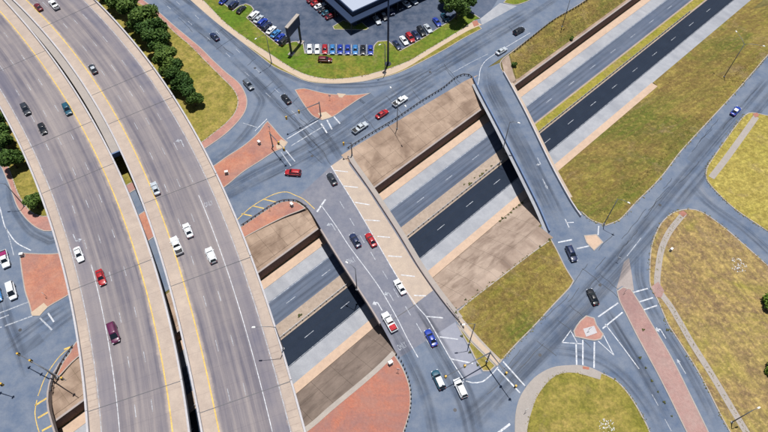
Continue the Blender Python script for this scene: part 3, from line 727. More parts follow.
# street bridge
zb = 0.068
mk(stb, [(325.5, 199.5), (317, 212)], 0.5, zb, 'white', 'stop_line')
mk(stb, [(321, 205), (336, 226), (349, 246), (378, 285.5), (396.4, 317), (407, 338), (418, 357.5)], 0.2, zb, 'white', 'lane_line', True)
mk(stb, [(331, 166), (340, 181), (355, 205), (375.6, 240), (396, 275), (416, 305), (427, 318), (450, 358), (464, 380)], 0.22, zb, 'white', 'edge_line', True)
for a, b in (((334, 170.5), (348, 172)), ((343, 186), (358, 187.6)), ((355, 202.5), (370, 205)), ((365, 220), (380, 221)), ((377.5, 236.5), (390, 237.5)), ((388, 256), (402, 257)), ((401, 275), (415, 276.6)), ((414, 295.5), (426, 296)), ((426, 316.5), (443, 318)), ((439.7, 337), (458, 339.5)), ((451, 359), (473, 363.5))):
    mk(stb, [a, b], 0.32, zb, 'white', 'hatch_line')
dashes(stb, [(342, 205), (352, 222), (362, 239), (373, 256), (385, 275), (396, 293), (408, 311), (419, 328), (429, 344)], (10, 17), 2.8, 0.18, 'whiteworn', zb)
M['deck_grey'] = concrete('approach_slab', C(176, 178, 190), C(166, 170, 186), C(148, 154, 174), 1.5, 0.5)
sheet('approach_slab', px([(416, 306), (434, 291), (444, 301.5), (458, 327), (468, 347), (476, 363), (482, 373), (466, 379), (450, 357)]), 0.026, M['deck_grey'], lower)
mk(L_, [(466, 381), (472, 382.8), (482.8, 381.5), (493.4, 372.5), (498, 367)], 0.28, ZS, 'white', 'edge_line', True)
def arrow(par, x, y, d, z, kind='left', sc=1.0, mat='whiteworn'):
    zz = z if z > 1 else 0
    c = P(x, y, zz).to_2d(); t = (P(x + d[0], y + d[1], zz).to_2d() - c).normalized(); r = Vector((t.y, -t.x))
    def g(name, poly):
        sheet(name, [c + r * (a * sc) + t * (b * sc) for a, b in poly], z, M[mat], par)
    if kind == 'left':
        g('turn_arrow', [(0.1, -1.9), (0.32, -1.9), (0.32, 0.5), (0.2, 0.85), (-0.35, 1.0), (-0.35, 1.45), (-1.25, 0.8), (-0.35, 0.1), (-0.35, 0.6), (0.0, 0.5), (0.1, 0.3)])
    elif kind == 'T':
        g('turn_arrow', [(-.12, -2), (.12, -2), (.12, 0.35), (0.7, 0.35), (0.7, 0.0), (1.5, 0.5), (0.7, 1.0), (0.7, 0.65), (-.12, 0.65)])
    else:
        g('turn_arrow', [(-.12, -2), (.12, -2), (.12, 0.9), (.45, 0.9), (0, 2), (-.45, 0.9), (-.12, 0.9)])
def word(par, txt, x, y, d, z, h=2.4, mat='whiteworn'):
    cu = bpy.data.curves.new('road_lettering', 'FONT'); cu.body = txt; cu.align_x = 'CENTER'; cu.align_y = 'CENTER'; cu.size = 1.0
    me0 = bpy.data.objects.new('tmp', cu); COL.objects.link(me0)
    dg = bpy.context.evaluated_depsgraph_get(); me = bpy.data.meshes.new_from_object(me0.evaluated_get(dg)); bpy.data.objects.remove(me0)
    zz = z if z > 1 else 0
    c = P(x, y, zz); t = (P(x + d[0], y + d[1], zz) - c).normalized(); ang = math.atan2(-t.x, t.y)
    mt = Matrix.Translation((c.x, c.y, z)) @ Matrix.Rotation(ang, 4, 'Z') @ Matrix.Diagonal((0.85, h, 1, 1))
    me.transform(mt); me.materials.clear(); me.materials.append(M[mat]); o = bpy.data.objects.new('road_lettering', me); COL.objects.link(o); o.parent = par
    if me.polygons and sum(p.normal.z for p in me.polygons) < 0: me.flip_normals()
BD = (-10, -17)
arrow(stb, 332, 226, BD, zb); arrow(stb, 378, 305, BD, zb, 'left', 1.0, 'white'); arrow(stb, 389.4, 295.5, BD, zb); word(stb, 'ONLY', 351, 261, BD, zb); word(stb, 'ONLY', 402, 346.5, BD, zb, 2.2, 'whiteworn')
arrow(vb, 181, 142, (-5, -12), ZV + .006, 'left', 1.1); word(vb, 'ONLY', 208.5, 204, (-5, -12), ZV + .006, 2.2); arrow(va, 76, 239, (5, 12), ZV + .006, 'left', 1.0)
arrow(rpb, 540, 163, (10, 20), zb, 'T'); arrow(rpb, 545, 184, (10, 20), zb, 'straight')
# right-hand junction
for q in ([(562, 342.5), (571, 330)], [(562, 342.5), (581.7, 343.9)], [(571, 331.5), (577, 342.5)], [(598, 341), (614, 355.5)], [(614, 355.5), (603.7, 335.6)]): mk(L_, q, 0.22, ZS, 'white', 'gore_line')
for q in ([(576, 343), (576.6, 365)], [(582.8, 340), (582.8, 365)], [(594.4, 342), (594, 368)], [(598, 317), (618, 303)], [(602.5, 328.6), (622.5, 312.4)], [(633, 292.5), (647.7, 288.5)], [(639, 302), (653, 297.7)], [(643.4, 310), (657, 305.5)], [(503, 361.5), (525, 386)], [(497.7, 369), (520, 393)]): mk(L_, q, 0.35, ZS, 'white', 'crosswalk_line')
mk(L_, [(605, 324), (622, 346), (639, 369)], 0.24, ZS, 'white', 'lane_line'); mk(L_, [(510, 424), (498, 433)], 0.5, ZS, 'white', 'stop_line')
arrow(L_, 661, 332, (-12, -20), ZS, 'left', 1.0, 'white'); arrow(L_, 681, 366, (-12, -20), ZS, 'straight'); 
mk(L_, [(565, 219), (569, 227.5)], 0.25, ZS + .01, 'white'); mk(L_, [(566, 222.8), (573.7, 222.4)], 0.3, ZS + .01, 'white')
mk(L_, [(558, 242.5), (572, 239.7)], 0.4, ZS, 'white', 'stop_line'); mk(L_, [(576.7, 248.8), (589, 246)], 0.4, ZS, 'white', 'stop_line'); mk(L_, [(598.7, 226), (598, 235)], 0.35, ZS, 'white', 'stop_line')
mk(L_, [(641, 238), (627, 256)], 0.18, ZS, 'whiteworn', 'edge_line')
dashes(L_, [(655, 400), (668, 425)], (11, 20), 2.8, 0.16)

ZK = [0.0]
M['oil'] = wearmat('dark_lane_film', (0.05, 0.065, 0.10, 1), 0.5, (0.35, 0.7), (0.012, 2.6))
# tyre polish and dust on the streets: strips that follow the wheel paths
def track(par, pts, off=0.8, w=0.55, z=0.024, mat='rubber'):
    q = catmull(px(pts), False, 1.5); w = w + 0.75; ZK[0] += 0.0006; z = z - 0.002 + ZK[0]
    ribbon('oil_film', q, 1.7, -1.7, z - 0.0002, M['oil'], par, uvn=True)
    for d in (-off, off): ribbon('tyre_track', q, d + w / 2, d - w / 2, z, M[mat], par, uvn=True)
track(U_, [(140, -20), (180, 13), (215, 43), (250, 76), (290, 118), (318, 150), (330, 167)])
track(U_, [(160, -20), (200, 10), (236, 42), (268, 72), (305, 112), (330, 142), (345, 165)])
track(U_, [(170, -20), (210, 10), (246, 42), (276, 68), (310, 82), (350, 86), (390, 82), (430, 66)])
track(U_, [(210, 205), (250, 185), (290, 165), (330, 143), (370, 115), (420, 82), (470, 52), (520, 22), (560, -4)])
track(U_, [(215, 195), (260, 170), (300, 150), (340, 126), (380, 98), (430, 68), (480, 38), (530, 8)])
track(U_, [(200, 172), (230, 150), (250, 128), (258, 112), (262, 100), (250, 84)])
track(U_, [(300, 170), (330, 150), (352, 138), (380, 118), (440, 78)], 0.8, 0.8)
track(U_, [(10, 180), (14, 205), (30, 230), (50, 241), (90, 230)]); track(U_, [(0, 290), (8, 320), (20, 350), (30, 380)])
track(U_, [(20, 360), (45, 335), (80, 308), (110, 285)]); track(U_, [(0, 352), (40, 322), (75, 300)])
for o in ((336, 190, 391, 278, 440, 360, 462, 402), (346, 190, 400, 278, 446, 352, 470, 398), (322, 208, 366, 284, 408, 356, 425, 395)):
    track(stb, [(o[0], o[1]), (o[2], o[3])], 0.8, 0.6, 0.040); track(L_, [(o[2] + 14, o[3] + 22), (o[4], o[5]), (o[6], o[7]), (o[6] + 12, 450)], 0.8, 0.6)
track(rpb, [(490, 72), (494, 86), (508, 113), (530, 155), (552, 198), (563, 222)], 0.8, 0.6, 0.04)
track(rpb, [(486, 70), (488, 88), (505, 122), (525, 162), (545, 204), (556, 226)], 0.8, 0.6, 0.04)
track(L_, [(455, 425), (490, 395), (530, 350), (570, 308), (610, 265), (650, 218), (700, 158), (768, 78)], 0.85, 0.9)
track(L_, [(470, 432), (510, 388), (545, 352), (582, 314), (624, 268), (664, 222), (712, 164), (775, 90)], 0.85, 0.8)
track(L_, [(548, 350), (570, 352), (600, 360), (625, 378), (650, 410), (664, 440)]); track(L_, [(600, 300), (618, 330), (645, 375), (672, 425)])
track(L_, [(640, 250), (640, 280), (655, 315), (680, 355), (705, 400), (720, 432)]); track(L_, [(690, 185), (710, 205), (745, 230), (780, 262)])

for pts, w in (([(500, 415), (505, 395), (512, 380)], 4), ([(470, 420), (500, 408), (515, 400)], 5), ([(672, 205), (688, 196), (700, 200)], 6), ([(695, 178), (706, 195), (722, 210)], 4), ([(628, 250), (622, 270), (618, 285)], 3), ([(555, 330), (590, 305), (620, 275)], 1.5), ([(280, 70), (300, 84), (330, 90)], 1.5), ([(283, 95), (300, 120), (312, 130)], 1.5), ([(490, 60), (470, 70), (462, 75)], 3.0), ([(470, 25), (500, 10), (515, 0)], 3)):
    ribbon('dust_film', catmull(px(pts), False, 1.5), w / 2, -w / 2, 0.0208, M['dust'], U_ if pts[0][1] < 150 else L_, uvn=True)
# repairs, sealed cracks and manholes
M['patch'] = asphalt('asphalt_repair', C(106, 119, 140), C(112, 124, 144), C(122, 133, 150)); M['seal'] = plain('crack_sealer', (.03, .035, .045, 1), .5); M['iron'] = plain('cast_iron', (.06, .06, .065, 1), .6, .3)
rp = random.Random(17)
for x, y, d, L, w, par in ((352, 107, (20, -13), 9, 3.2, U_), (366, 98, (20, -13), 5, 3, U_), (260, 84, (18, 17), 7, 2.6, U_), (470, 58, (20, -13), 6, 2.4, U_), (700, 150, (20, -23), 12, 2.6, L_), (690, 405, (12, 22), 8, 2.2, L_), (30, 345, (20, -14), 6, 3, U_)):
    c = P(x, y).to_2d(); t = (P(x + d[0], y + d[1]).to_2d() - c).normalized(); ZK[0] += .0002
    ribbon('asphalt_patch', [c - t * L / 2, c + t * L / 2], w / 2, -w / 2, 0.0215 + ZK[0] * .02, M['patch'], par)
def crack(x, y, d, L, par):
    c = P(x, y).to_2d(); t = (P(x + d[0], y + d[1]).to_2d() - c).normalized(); n = Vector((-t.y, t.x)); k = max(4, int(L / 1.3)); o = 0; pts = []
    for i in range(k + 1): o += rp.uniform(-.28, .28); pts.append(c + t * (L * i / k) + n * o)
    ribbon('crack_seal', catmull(pts, False, .5, 90), .06, -.06, 0.046, M['seal'], par)
for k in range(26):
    f = rp.random(); crack(480 + 270 * f + rp.uniform(-8, 8), 400 - 310 * f + rp.uniform(-8, 8), rp.choice(((20, -23), (20, -23), (14, 12))), rp.uniform(5, 14), L_)
for k in range(16):
    f = rp.random(); crack(170 + 140 * f + rp.uniform(-8, 8), 4 + 130 * f + rp.uniform(-6, 6), rp.choice(((18, 17), (18, 17), (16, -12))), rp.uniform(4, 12), U_)
for k in range(14):
    f = rp.random(); crack(300 + 230 * f, 150 - 138 * f + rp.uniform(-4, 10), rp.choice(((20, -13), (20, -13), (10, 12))), rp.uniform(4, 12), U_)
for k in range(10): crack(rp.uniform(640, 715), rp.uniform(300, 430), (12, 22), rp.uniform(3, 8), L_) if False else None
for x, y, par in ((312, 156, U_), (255, 68, U_), (430, 72, U_), (455, 410, L_), (600, 285, L_), (660, 205, L_), (20, 330, U_), (540, 355, L_)):
    c = P(x, y, .047); o = MB().tube([(0, 0, -.02), (0, 0, .004)], .42, 16).build('manhole_cover', M['iron'], par); o.location = c

# ================================================================== BUILDING, SIGNS, LAMPS, RAILS
def at(root_loc, rz): return Matrix.Translation(root_loc) @ Matrix.Rotation(rz, 4, 'Z')
M['roof'] = plain('pale_membrane_roof', (0.34, 0.38, 0.46, 1), 0.8)
M['facade'] = plain('navy_facade_panel', (0.02, 0.035, 0.075, 1), 0.4)
M['glassb'] = plain('tinted_showroom_glass', (0.012, 0.02, 0.035, 1), 0.08, 0, 0.05, 0.6)
def showroom():
    zr = 6.5; c = P(352.6, 12.5, zr); a = P(330, -8, zr) - c; b = P(385, -8, zr) - c
    e1 = a.normalized(); e2 = Vector((-e1.y, e1.x, 0)); e2 = e2 if e2.dot(b) > 0 else -e2
    rz = math.atan2(e2.y, e2.x); base = Vector((c.x, c.y, 0.03))
    root = tag(empty('showroom_building', base, rz), 'pale flat-roofed showroom with dark canopy walls in the car lot', 'building')
    sgn = 1 if (Matrix.Rotation(rz, 3, 'Z') @ Vector((0, 1, 0))).dot(e1) > 0 else -1
    def B(x0, x1, y0, y1, z0, z1, name, mat, par=root):
        y0, y1 = sorted((y0 * sgn, y1 * sgn)); return MB().box((x0, y0, z0), (x1, y1, z1)).build(name, mat, par)
    B(0.5, 42, 0.5, 30, 0, 5.6, 'wall', M['facade'])
    B(0.45, 42, 0.45, 30, 5.9, 6.35, 'roof', M['roof'])
    for x0, x1, y0, y1 in ((0, 42, 0, 0.45), (0, 0.45, 0.46, 30)): B(x0, x1, y0, y1, 5.2, 6.6, 'parapet', M['facade'])
    B(-2.6, 40, -2.6, -0.05, 4.3, 4.75, 'canopy', M['facade']); B(-2.6, -0.05, -0.04, 29, 4.3, 4.75, 'canopy', M['facade'])
    for k in range(7):
        B(2 + k * 5.2, 6.6 + k * 5.2, 0.42, 0.5, 0.4, 3.6, 'window', M['glassb']); B(0.42, 0.5, 2 + k * 4, 5.4 + k * 4, 0.4, 3.6, 'window', M['glassb'])
    for x, y in ((-2.3, -2.3), (8, -2.3), (18, -2.3), (28, -2.3), (-2.3, 8), (-2.3, 18), (-2.3, 27)):
        MB().tube([(x, y * sgn, 0), (x, y * sgn, 4.3)], 0.16, 8).build('canopy_post', M['dsteel'], root)
    for x, y in ((9, 7), (16, 13), (24, 6)): B(x, x + 2.2, y, y + 1.6, 6.35, 7.4, 'rooftop_unit', M['galv'])
showroom()
def pylon_sign():
    a, b = P(291.5, 54.0, 0.13), P(301, 42.5, 0.13); d = b - a; rz = math.atan2(d.y, d.x); w = d.length
    root = tag(empty('pylon_sign', a, rz), 'tall two-legged dark sign panel with white top standing on the lawn', 'sign')
    for x in (0, w): MB().box((x - .28, -.28, 0), (x + .28, .28, 7.6)).build('leg', M['dsteel'], root)
    MB().box((-0.5, -0.45, 7.3), (w + 0.5, 0.45, 11.1)).build('panel', M['facade'], root)
    MB().box((-0.6, -0.6, 11.1), (w + 0.6, 0.6, 11.5)).build('cap', M['kerb'], root)
    MB().box((-1.0, -.9, -.1), (1.0, .9, .25)).build('footing', M['walkgrey'], root); MB().box((w - 1.0, -.9, -.1), (w + 1.0, .9, .25)).build('footing', M['walkgrey'], root)
pylon_sign()
def big_pole():
    b = P(388, 64, 0.13); root = tag(empty('sign_mast', b), 'very tall thick navy steel mast on the lawn by the parked cars', 'pole')
    MB().tube([(0, 0, 0), (0, 0, 12), (0, 0, 27.5)], [.36, .33, .28], 14).build('mast', M['facade'], root, True)
    MB().tube([(0, 0, -.1), (0, 0, .18)], 1.1, 16).build('base_plate', M['dsteel'], root)
    MB().tube([(0, 0, 27.5), (0, 0, 27.9), (0, 0, 28.1)], [.7, .7, .3], 14).build('mast_cap', M['dsteel'], root)
big_pole()
LG = 'street lamps around the interchange'
def street_lamp(base, h, heads, label, mat=None, dark=False):
    root = tag(empty('street_lamp', base), label, 'street lamp', LG); m = M['lamp']
    MB().tube([(0, 0, 0), (0, 0, 0.35)], 0.28, 10).build('base', M['galv'], root)
    MB().tube([(0, 0, .3), (0, 0, h * .5), (0, 0, h)], [.15, .12, .09], 8).build('pole', m, root, True)
    for hd in heads:
        hd = Vector((hd[0], hd[1], 0)); L = hd.length; u = hd.normalized()
        pts = [Vector((0, 0, h - .25)), u * L * .35 + Vector((0, 0, h + .35)), u * L * .8 + Vector((0, 0, h + .5)), hd + Vector((0, 0, h + .5))]
        MB().tube(pts, [.075, .065, .05, .045], 7).build('arm', m, root, True)
        e = hd + Vector((0, 0, h + .5)); s = Vector((-u.y, u.x, 0)); mb = MB()
        ring = lambda t, w, zz: [e + u * t + s * w + Vector((0, 0, zz)), e + u * t - s * w + Vector((0, 0, zz))]
        v = ring(-.1, .1, -.06) + ring(.75, .13, -.12) + ring(.1, .19, .1) + ring(.6, .15, .06)
        mb.add(v, [[0, 1, 3, 2], [4, 6, 7, 5], [0, 4, 5, 1], [2, 3, 7, 6], [0, 2, 6, 4], [1, 5, 7, 3]]).build('lamp_head', M['lens'], root)
    return root
def dirpx(x, y, d, z=10): a = P(x, y, z); b = P(x + d[0], y + d[1], z); return (b - a).normalized()
def lamp_at(bx, by, h, arms, L, label, zoff=None):
    b = PT(bx, by, 0.1) if zoff is None else P(bx, by, zoff)
    return street_lamp(b, h, [tuple((dirpx(bx, by, a) * L)[:2]) for a in arms], label)
lamp_at(397, 129, 13.5, ((-10, -13), (10, 13)), 4.0, 'double-armed street lamp standing on the tan slope paving below the upper road')
lamp_at(469, 344, 12.0, ((-30, 4),), 2.4, 'street lamp in the planting strip beside the street bridge sidewalk', 0.13)
lamp_at(283.5, 349, 12.5, ((-60, 4),), 4.2, 'street lamp on the outer barrier of the viaduct above the sunken freeway', ZV + 0.94)
lamp_at(724, 77, 14.0, ((-20, -26), (50, 10)), 5.2, 'two-armed street lamp in the dry grass slope between freeway and frontage road')
lamp_at(604, 224, 12.0, ((20, 10),), 2.5, 'street lamp at the rounded tip of the grass slope by the ramp')
lamp_at(731.5, 422.5, 9.5, ((10, -4),), 1.0, 'short street lamp in dry field grass beside the grey path', 0.12)
lamp_at(385, 74, 12.5, ((-6, 2),), 1.5, 'street lamp on the lawn beside the tall navy mast', 0.13)
lamp_at(271.6, 63, 12.0, ((-40, 24),), 3.6, 'street lamp on the verge reaching over the road below the pylon sign', 0.12)
lamp_at(503.6, 147, 11.0, ((8, 2),), 2.2, 'street lamp on the left barrier of the ramp bridge', 0.9)
lamp_at(357, 290, 11.5, ((-20, -12),), 2.2, 'street lamp on the left barrier of the street bridge', 0.55)
lamp_at(24.5, 206, 10.5, ((-40, 2),), 3.0, 'street lamp between the dark trees on the brick walk corner', 0.12)
lamp_at(562, 27, 12.5, ((4, -4),), 2.0, 'street lamp at the roadside above the grassy slope and retaining wall', 0.0)

def mast(bx, by, h, arms, label, zoff=0.13, heads=True):
    b = P(bx, by, zoff); root = tag(empty('traffic_signal', b), label, 'traffic signal', 'mast-arm traffic signals at the junctions')
    MB().tube([(0, 0, 0), (0, 0, .4)], .32, 10).build('base', M['galv'], root)
    MB().tube([(0, 0, .3), (0, 0, h)], [.2, .15], 9).build('pole', M['lamp'], root, True)
    for (d, L, hs) in arms:
        u = dirpx(bx, by, d, h); e = u * L + Vector((0, 0, h + .25)); s = Vector((-u.y, u.x, 0))
        MB().tube([(0, 0, h - .5), u * L * .4 + Vector((0, 0, h)), e], [.16, .12, .07], 8).build('mast_arm', M['lamp'], root, True)
        for t in hs:
            q = u * (L * t) + Vector((0, 0, h + .05)); mb = MB()
            v = []
            for zz in (-.75, .5):
                for a, c in ((-.22, -.2), (.22, -.2), (.22, .2), (-.22, .2)): v.append(q + u * a + s * c + Vector((0, 0, zz)))
            mb.add(v, [[3, 2, 1, 0], [4, 5, 6, 7], [0, 1, 5, 4], [1, 2, 6, 5], [2, 3, 7, 6], [3, 0, 4, 7]])
            hd = mb.build('signal_head', M['sigyel'], root)
            for k, cc in enumerate(('red', 'amber', 'green')):
                c0 = q + s * -.2 + Vector((0, 0, .28 - k * .4)); MB().tube([c0, c0 - s * .2], .15, 8).build('visor', M['dsteel'], hd)
    return root
mast(486.7, 361.5, 6.3, (((-40, 22.5), 13.0, (.55, .95)), ((23, 32), 10.0, (.6, .95))), 'two-armed traffic signal at the sidewalk corner below the street bridge')
mast(320.8, 116, 6.3, (((-33, 16.5), 12.0, (.6, .97)),), 'traffic signal on the triangular brick island with its arm over the road')
mast(273, 146.5, 6.3, (((17, 20), 8.5, (.6, .95)),), 'traffic signal on the concrete ramp of the long brick island')
mast(352, 155.5, 6.0, (((-12, 2), 2.5, (.9,)),), 'short-armed traffic signal at the tan slope corner of the street bridge')
mast(57, 378, 6.3, (((-30, -16.5), 8.5, (.5, .95)), ((40, 22), 6.5, (.8,))), 'traffic signal on the curved brick strip beside the viaduct')
mast(-14, 384, 6.3, (((30, 9), 8.5, (.55, .95)),), 'traffic signal arm reaching over the blue-grey street west of the viaduct', 0.02)

def guardrail(label, pts, zf, n_post, mat=None, z_h=0.75, beam=True, group=None):
    d = [0.0]
    for a, b in zip(pts, pts[1:]): d.append(d[-1] + (b - a).length)
    root = tag(empty('guardrail', (0, 0, 0)), label, 'guardrail', group)
    v = []; f = []
    if beam:
        A = offs(pts, .06); B = offs(pts, -.06); n = len(pts)
        for z in (z_h, z_h - .32):
            v += [Vector((p.x, p.y, zf(p) + z)) for p in A] + [Vector((p.x, p.y, zf(p) + z)) for p in B]
        for i in range(n - 1):
            f += [[i, n + i, n + i + 1, i + 1], [i, i + 1, 2 * n + i + 1, 2 * n + i], [n + i + 1, n + i, 3 * n + i, 3 * n + i + 1]]
        mesh_obj('rail', v, f, mat or M['rail'], root)
    pm = None
    for k in range(n_post):
        t = d[-1] * (k + .5) / n_post; j = next(q for q in range(len(d) - 1) if d[q + 1] >= t)
        q = pts[j].lerp(pts[j + 1], (t - d[j]) / (d[j + 1] - d[j]))
        if pm is None:
            o = MB().box((-.13, -.13, -.15), (.13, .13, z_h + .06)).build('post', mat or M['rail'], root); pm = o.data
        else:
            o = bpy.data.objects.new('post', pm); COL.objects.link(o); o.parent = root
        o.location = (q.x, q.y, zf(q))
z0 = lambda p: 0.04
gp = catmull(px([(347, 149.5), (370, 135), (395, 120), (420, 103), (442.6, 89), (455, 79), (463, 75.5), (469, 76), (472.5, 79)]), False)
guardrail('guardrail with many posts between the upper road and tan slope paving', gp, lambda p: max(0.1, T(p.x, p.y) + .06), 40)
gp = catmull(px([(241.7, 226.5), (252, 219.5), (266, 210), (278, 203), (287, 201), (297, 201.8), (307, 207.8)]), False)
guardrail('curved guardrail around the small brick strip by the viaduct', gp, lambda p: 0.15, 16)
gp = catmull(px([(395, 353), (401, 361), (406, 372), (409.8, 384), (411.2, 397), (410, 412), (405, 430), (399, 446)]), False)
guardrail('row of dark posts along the curved kerb of the weathered brick corner', gp, lambda p: 0.13, 22, M['dsteel'], 0.95, False)
gp = catmull(px([(74, 346), (64, 360.5), (55, 378), (51.5, 393)]), False)
guardrail('curved guardrail beside the viaduct above the shaded slope paving', gp, lambda p: 0.15, 11)
gp = [W(-70 + 6 * i, 3.15).to_2d() for i in range(45)]
guardrail('long guardrail down the median of the sunken freeway', gp, lambda p: ZF + 0.13, 130, M['galv'], 0.78)
gp = catmull(px([(446, 304), (452, 312), (459, 322), (464, 329)]), False)
guardrail('short guardrail at the foot of the street bridge walkway', gp, lambda p: 0.1, 9)
gp = catmull(px([(610, -16), (580, 5.5), (553.6, 21), (531, 38.5), (513, 53)]), False)
guardrail('guardrail along the upper road above the grassy slope', gp, lambda p: 0.06, 36)

# small street things
def cabinet(x, y, label, z=0.12, s=1.0):
    root = tag(empty('utility_cabinet', P(x, y, z), random.uniform(0, 3)), label, 'cabinet')
    MB().box((-.45 * s, -.3 * s, 0), (.45 * s, .3 * s, 1.25 * s)).build('case', M['galv'], root); MB().box((-.5 * s, -.35 * s, 1.25 * s), (.5 * s, .35 * s, 1.33 * s)).build('lid', M['lens'], root)
    MB().box((-.6 * s, -.45 * s, -.08), (.6 * s, .45 * s, .06)).build('plinth', M['walkgrey'], root)
cabinet(259.5, 144, 'grey utility cabinet in the middle of the long brick island')
cabinet(227, 174, 'grey utility cabinet on the brick island at the viaduct edge')
cabinet(390.5, 364, 'dark utility cabinet at the tip of the weathered brick corner', 0.12, 1.1)
cabinet(292, 206, 'utility cabinet on the brick strip behind the curved guardrail', 0.14)
cabinet(670.5, 250.5, 'small pale cabinet in the dry field near the path', 0.12, 0.8)
cabinet(23, 256, 'dark utility cabinet at the brick corner near the left crosswalk', 0.12)
def signpost(x, y, label, z=0.12, h=2.4):
    root = tag(empty('road_sign', P(x, y, z), random.uniform(-.6, .6)), label, 'road sign')
    MB().tube([(0, 0, 0), (0, 0, h)], .04, 6).build('post', M['galv'], root); MB().box((-.38, -.06, h - .75), (.38, -.03, h)).build('plate', M['lens'], root)
for x, y, l, z in ((270, 131, 'small road sign near the pointed tip of the long brick island', .12), (270, 210, 'small road sign on the brick strip by the viaduct', .14), (330, 100, 'small road sign in the triangular brick island', .12), (624, 293, 'small road sign at the nose of the rose brick median', .12), (588, 331, 'small road sign on the tiny pink island with the ramp', .16), (525, 412, 'small road sign on the curved grey sidewalk', .16), (398, 372, 'small road sign on the weathered brick corner', .12), (617, 262, 'small road sign on the pale gore paving', 0.03), (47, 297, 'small road sign at the left brick corner by the viaduct', .12)):
    signpost(x, y, l, z)
# ================================================================== TREES AND SHRUBS
def leafmat(name, c1, c2, c3):
    a = N(name); p = a.pos(); g = a.n('ShaderNodeNewGeometry')
    f = a.noise(p, 0.8, 3, 0.6, 0.35, 0.65)
    col = a.mix(f, c1, c2); col = a.mix(a.mth('MULTIPLY', g.outputs['Random Per Island'], 0.6), col, c3)
    oi = a.n('ShaderNodeObjectInfo'); hs = a.n('ShaderNodeHueSaturation'); a.l(a.rng(oi.outputs['Random'], 0, 1, 0.47, 0.51), hs.inputs['Hue']); a.l(a.rng(oi.outputs['Random'], 0, 1, 1.35, 0.7), hs.inputs['Value']); a.l(col, hs.inputs['Color'])
    return a.done(hs.outputs[0], 0.7)
M['leaf'] = leafmat('dark_green_leaves', (.045, .105, .018, 1), (.085, .155, .028, 1), (.022, .058, .012, 1))
M['leafb'] = leafmat('bright_green_leaves', (.10, .20, .02, 1), (.15, .24, .03, 1), (.06, .13, .02, 1))
M['leafo'] = leafmat('olive_weed_leaves', (.07, .09, .02, 1), (.10, .10, .03, 1), (.04, .05, .015, 1))
M['bark'] = plain('tree_bark', (.08, .06, .045, 1), .9)
def crown_mesh(rng, R, Hc, n, size, lobes):
    v = []; f = []
    cs = []
    for k in range(lobes):
        an = rng.uniform(0, 6.28); rr = rng.uniform(.1, .8) * R
        cs.append((Vector((math.cos(an) * rr, math.sin(an) * rr, rng.uniform(.25, .85) * Hc)), rng.uniform(.2, .52) * R))
    cs.append((Vector((0, 0, .55 * Hc)), .6 * R))
    for k in range(n):
        c, r = rng.choice(cs); d = Vector((rng.gauss(0, 1), rng.gauss(0, 1), rng.gauss(0, 1) * .85)).normalized()
        p = c + d * r * rng.uniform(.62, 1.08)
        a = Vector((rng.gauss(0, 1), rng.gauss(0, 1), rng.gauss(0, .6))).normalized(); b = a.cross(d + Vector((rng.gauss(0, .5), rng.gauss(0, .5), rng.gauss(0, .5)))).normalized()
        s = size * rng.uniform(.6, 1.3); i = len(v)
        v += [p - a * s * .6, p + b * s * .35, p + a * s * .6, p - b * s * .35 + d * s * .1]; f += [[i, i + 1, i + 2, i + 3]]
    return v, f, cs
def tree_proto(seed, R, H, n, leaf, size=.55, lobes=9):
    rng = random.Random(seed); root = empty('tree'); base = H * .28
    v, f, cs = crown_mesh(rng, R, H - base, n, size, lobes); v = [p + Vector((0, 0, base)) for p in v]
    mb = MB().tube([(0, 0, -.1), (.05, 0, H * .3), (0.1, .1, H * .6)], [.26, .2, .09], 8)
    for c, r in cs[:-1]: mb.tube([(.05, 0, H * .28 + rng.uniform(0, .6)), c * .5 + Vector((0, 0, base)), c + Vector((0, 0, base))], [.11, .08, .03], 6, False)
    mb.build('trunk', M['bark'], root, True); mesh_obj('crown', v, f, leaf, root)
    return root
protos = [tree_proto(11, 3.3, 7.2, 5200, M['leaf']), tree_proto(12, 2.9, 6.0, 4400, M['leaf']), tree_proto(13, 3.6, 8.2, 5600, M['leaf'], .55, 12)]
used = set()
def tree(x, y, k, sc, label, group, z=.12):
    t = protos[k] if k not in used else copy_tree(protos[k]); used.add(k)
    t.location = P(x, y, z); sc *= 1.2; t.scale = (sc, sc, sc * random.uniform(.9, 1.05)); t.rotation_euler = (0, 0, random.uniform(0, 6.28))
    tag(t, label, 'tree', group); return t
TG = 'dark trees in the row along the viaduct'
row = [(106, -2, 1, .9), (115, 6, 0, .85), (124, 13, 2, .95), (135, 20, 0, 1.3), (143, 30, 1, 1.2), (151, 33, 2, 1.15), (158, 43, 0, 1.2), (163, 53, 2, 1.0), (166, 61, 1, 1.1), (170, 69, 0, .95), (174, 77, 1, 1.0), (180, 84, 2, .85), (186, 92, 1, 1.0), (191, 99, 0, .9), (196, 106, 1, .8)]
ORD = ['first', 'second', 'third', 'fourth', 'fifth', 'sixth', 'seventh', 'eighth', 'ninth', 'tenth', 'eleventh', 'twelfth', 'thirteenth', 'fourteenth', 'fifteenth'][::-1]
for (x, y, k, s), w in zip(row, ORD): tree(x, y, k, s, w + ' dark green tree from the open-grass end of the viaduct row', TG)
for x, y, k, s, l in ((0, 130, 2, 1.0, 'dark tree at the outer end of the clump beside the viaduct'), (11, 150, 0, 1.05, 'broad dark tree in the clump beside the viaduct barrier'), (17, 168, 1, 1.0, 'dark tree overhanging the loop road west of the viaduct'), (38, 208, 1, .8, 'small green tree alone on the brick by the loop road'), (-6, 158, 0, .9, 'dark tree over the edge of the blue street west of the viaduct')):
    tree(x, y, k, s, l, 'trees west of the viaduct')
tree(456, 19, 2, 1.05, 'big dark tree over the corner of the parking lot', None); tree(466, 11, 0, .9, 'dark tree beside the driveway behind the big corner tree', None); tree(445, 8, 1, .9, 'dark tree over the far parked cars at the lot edge', None)
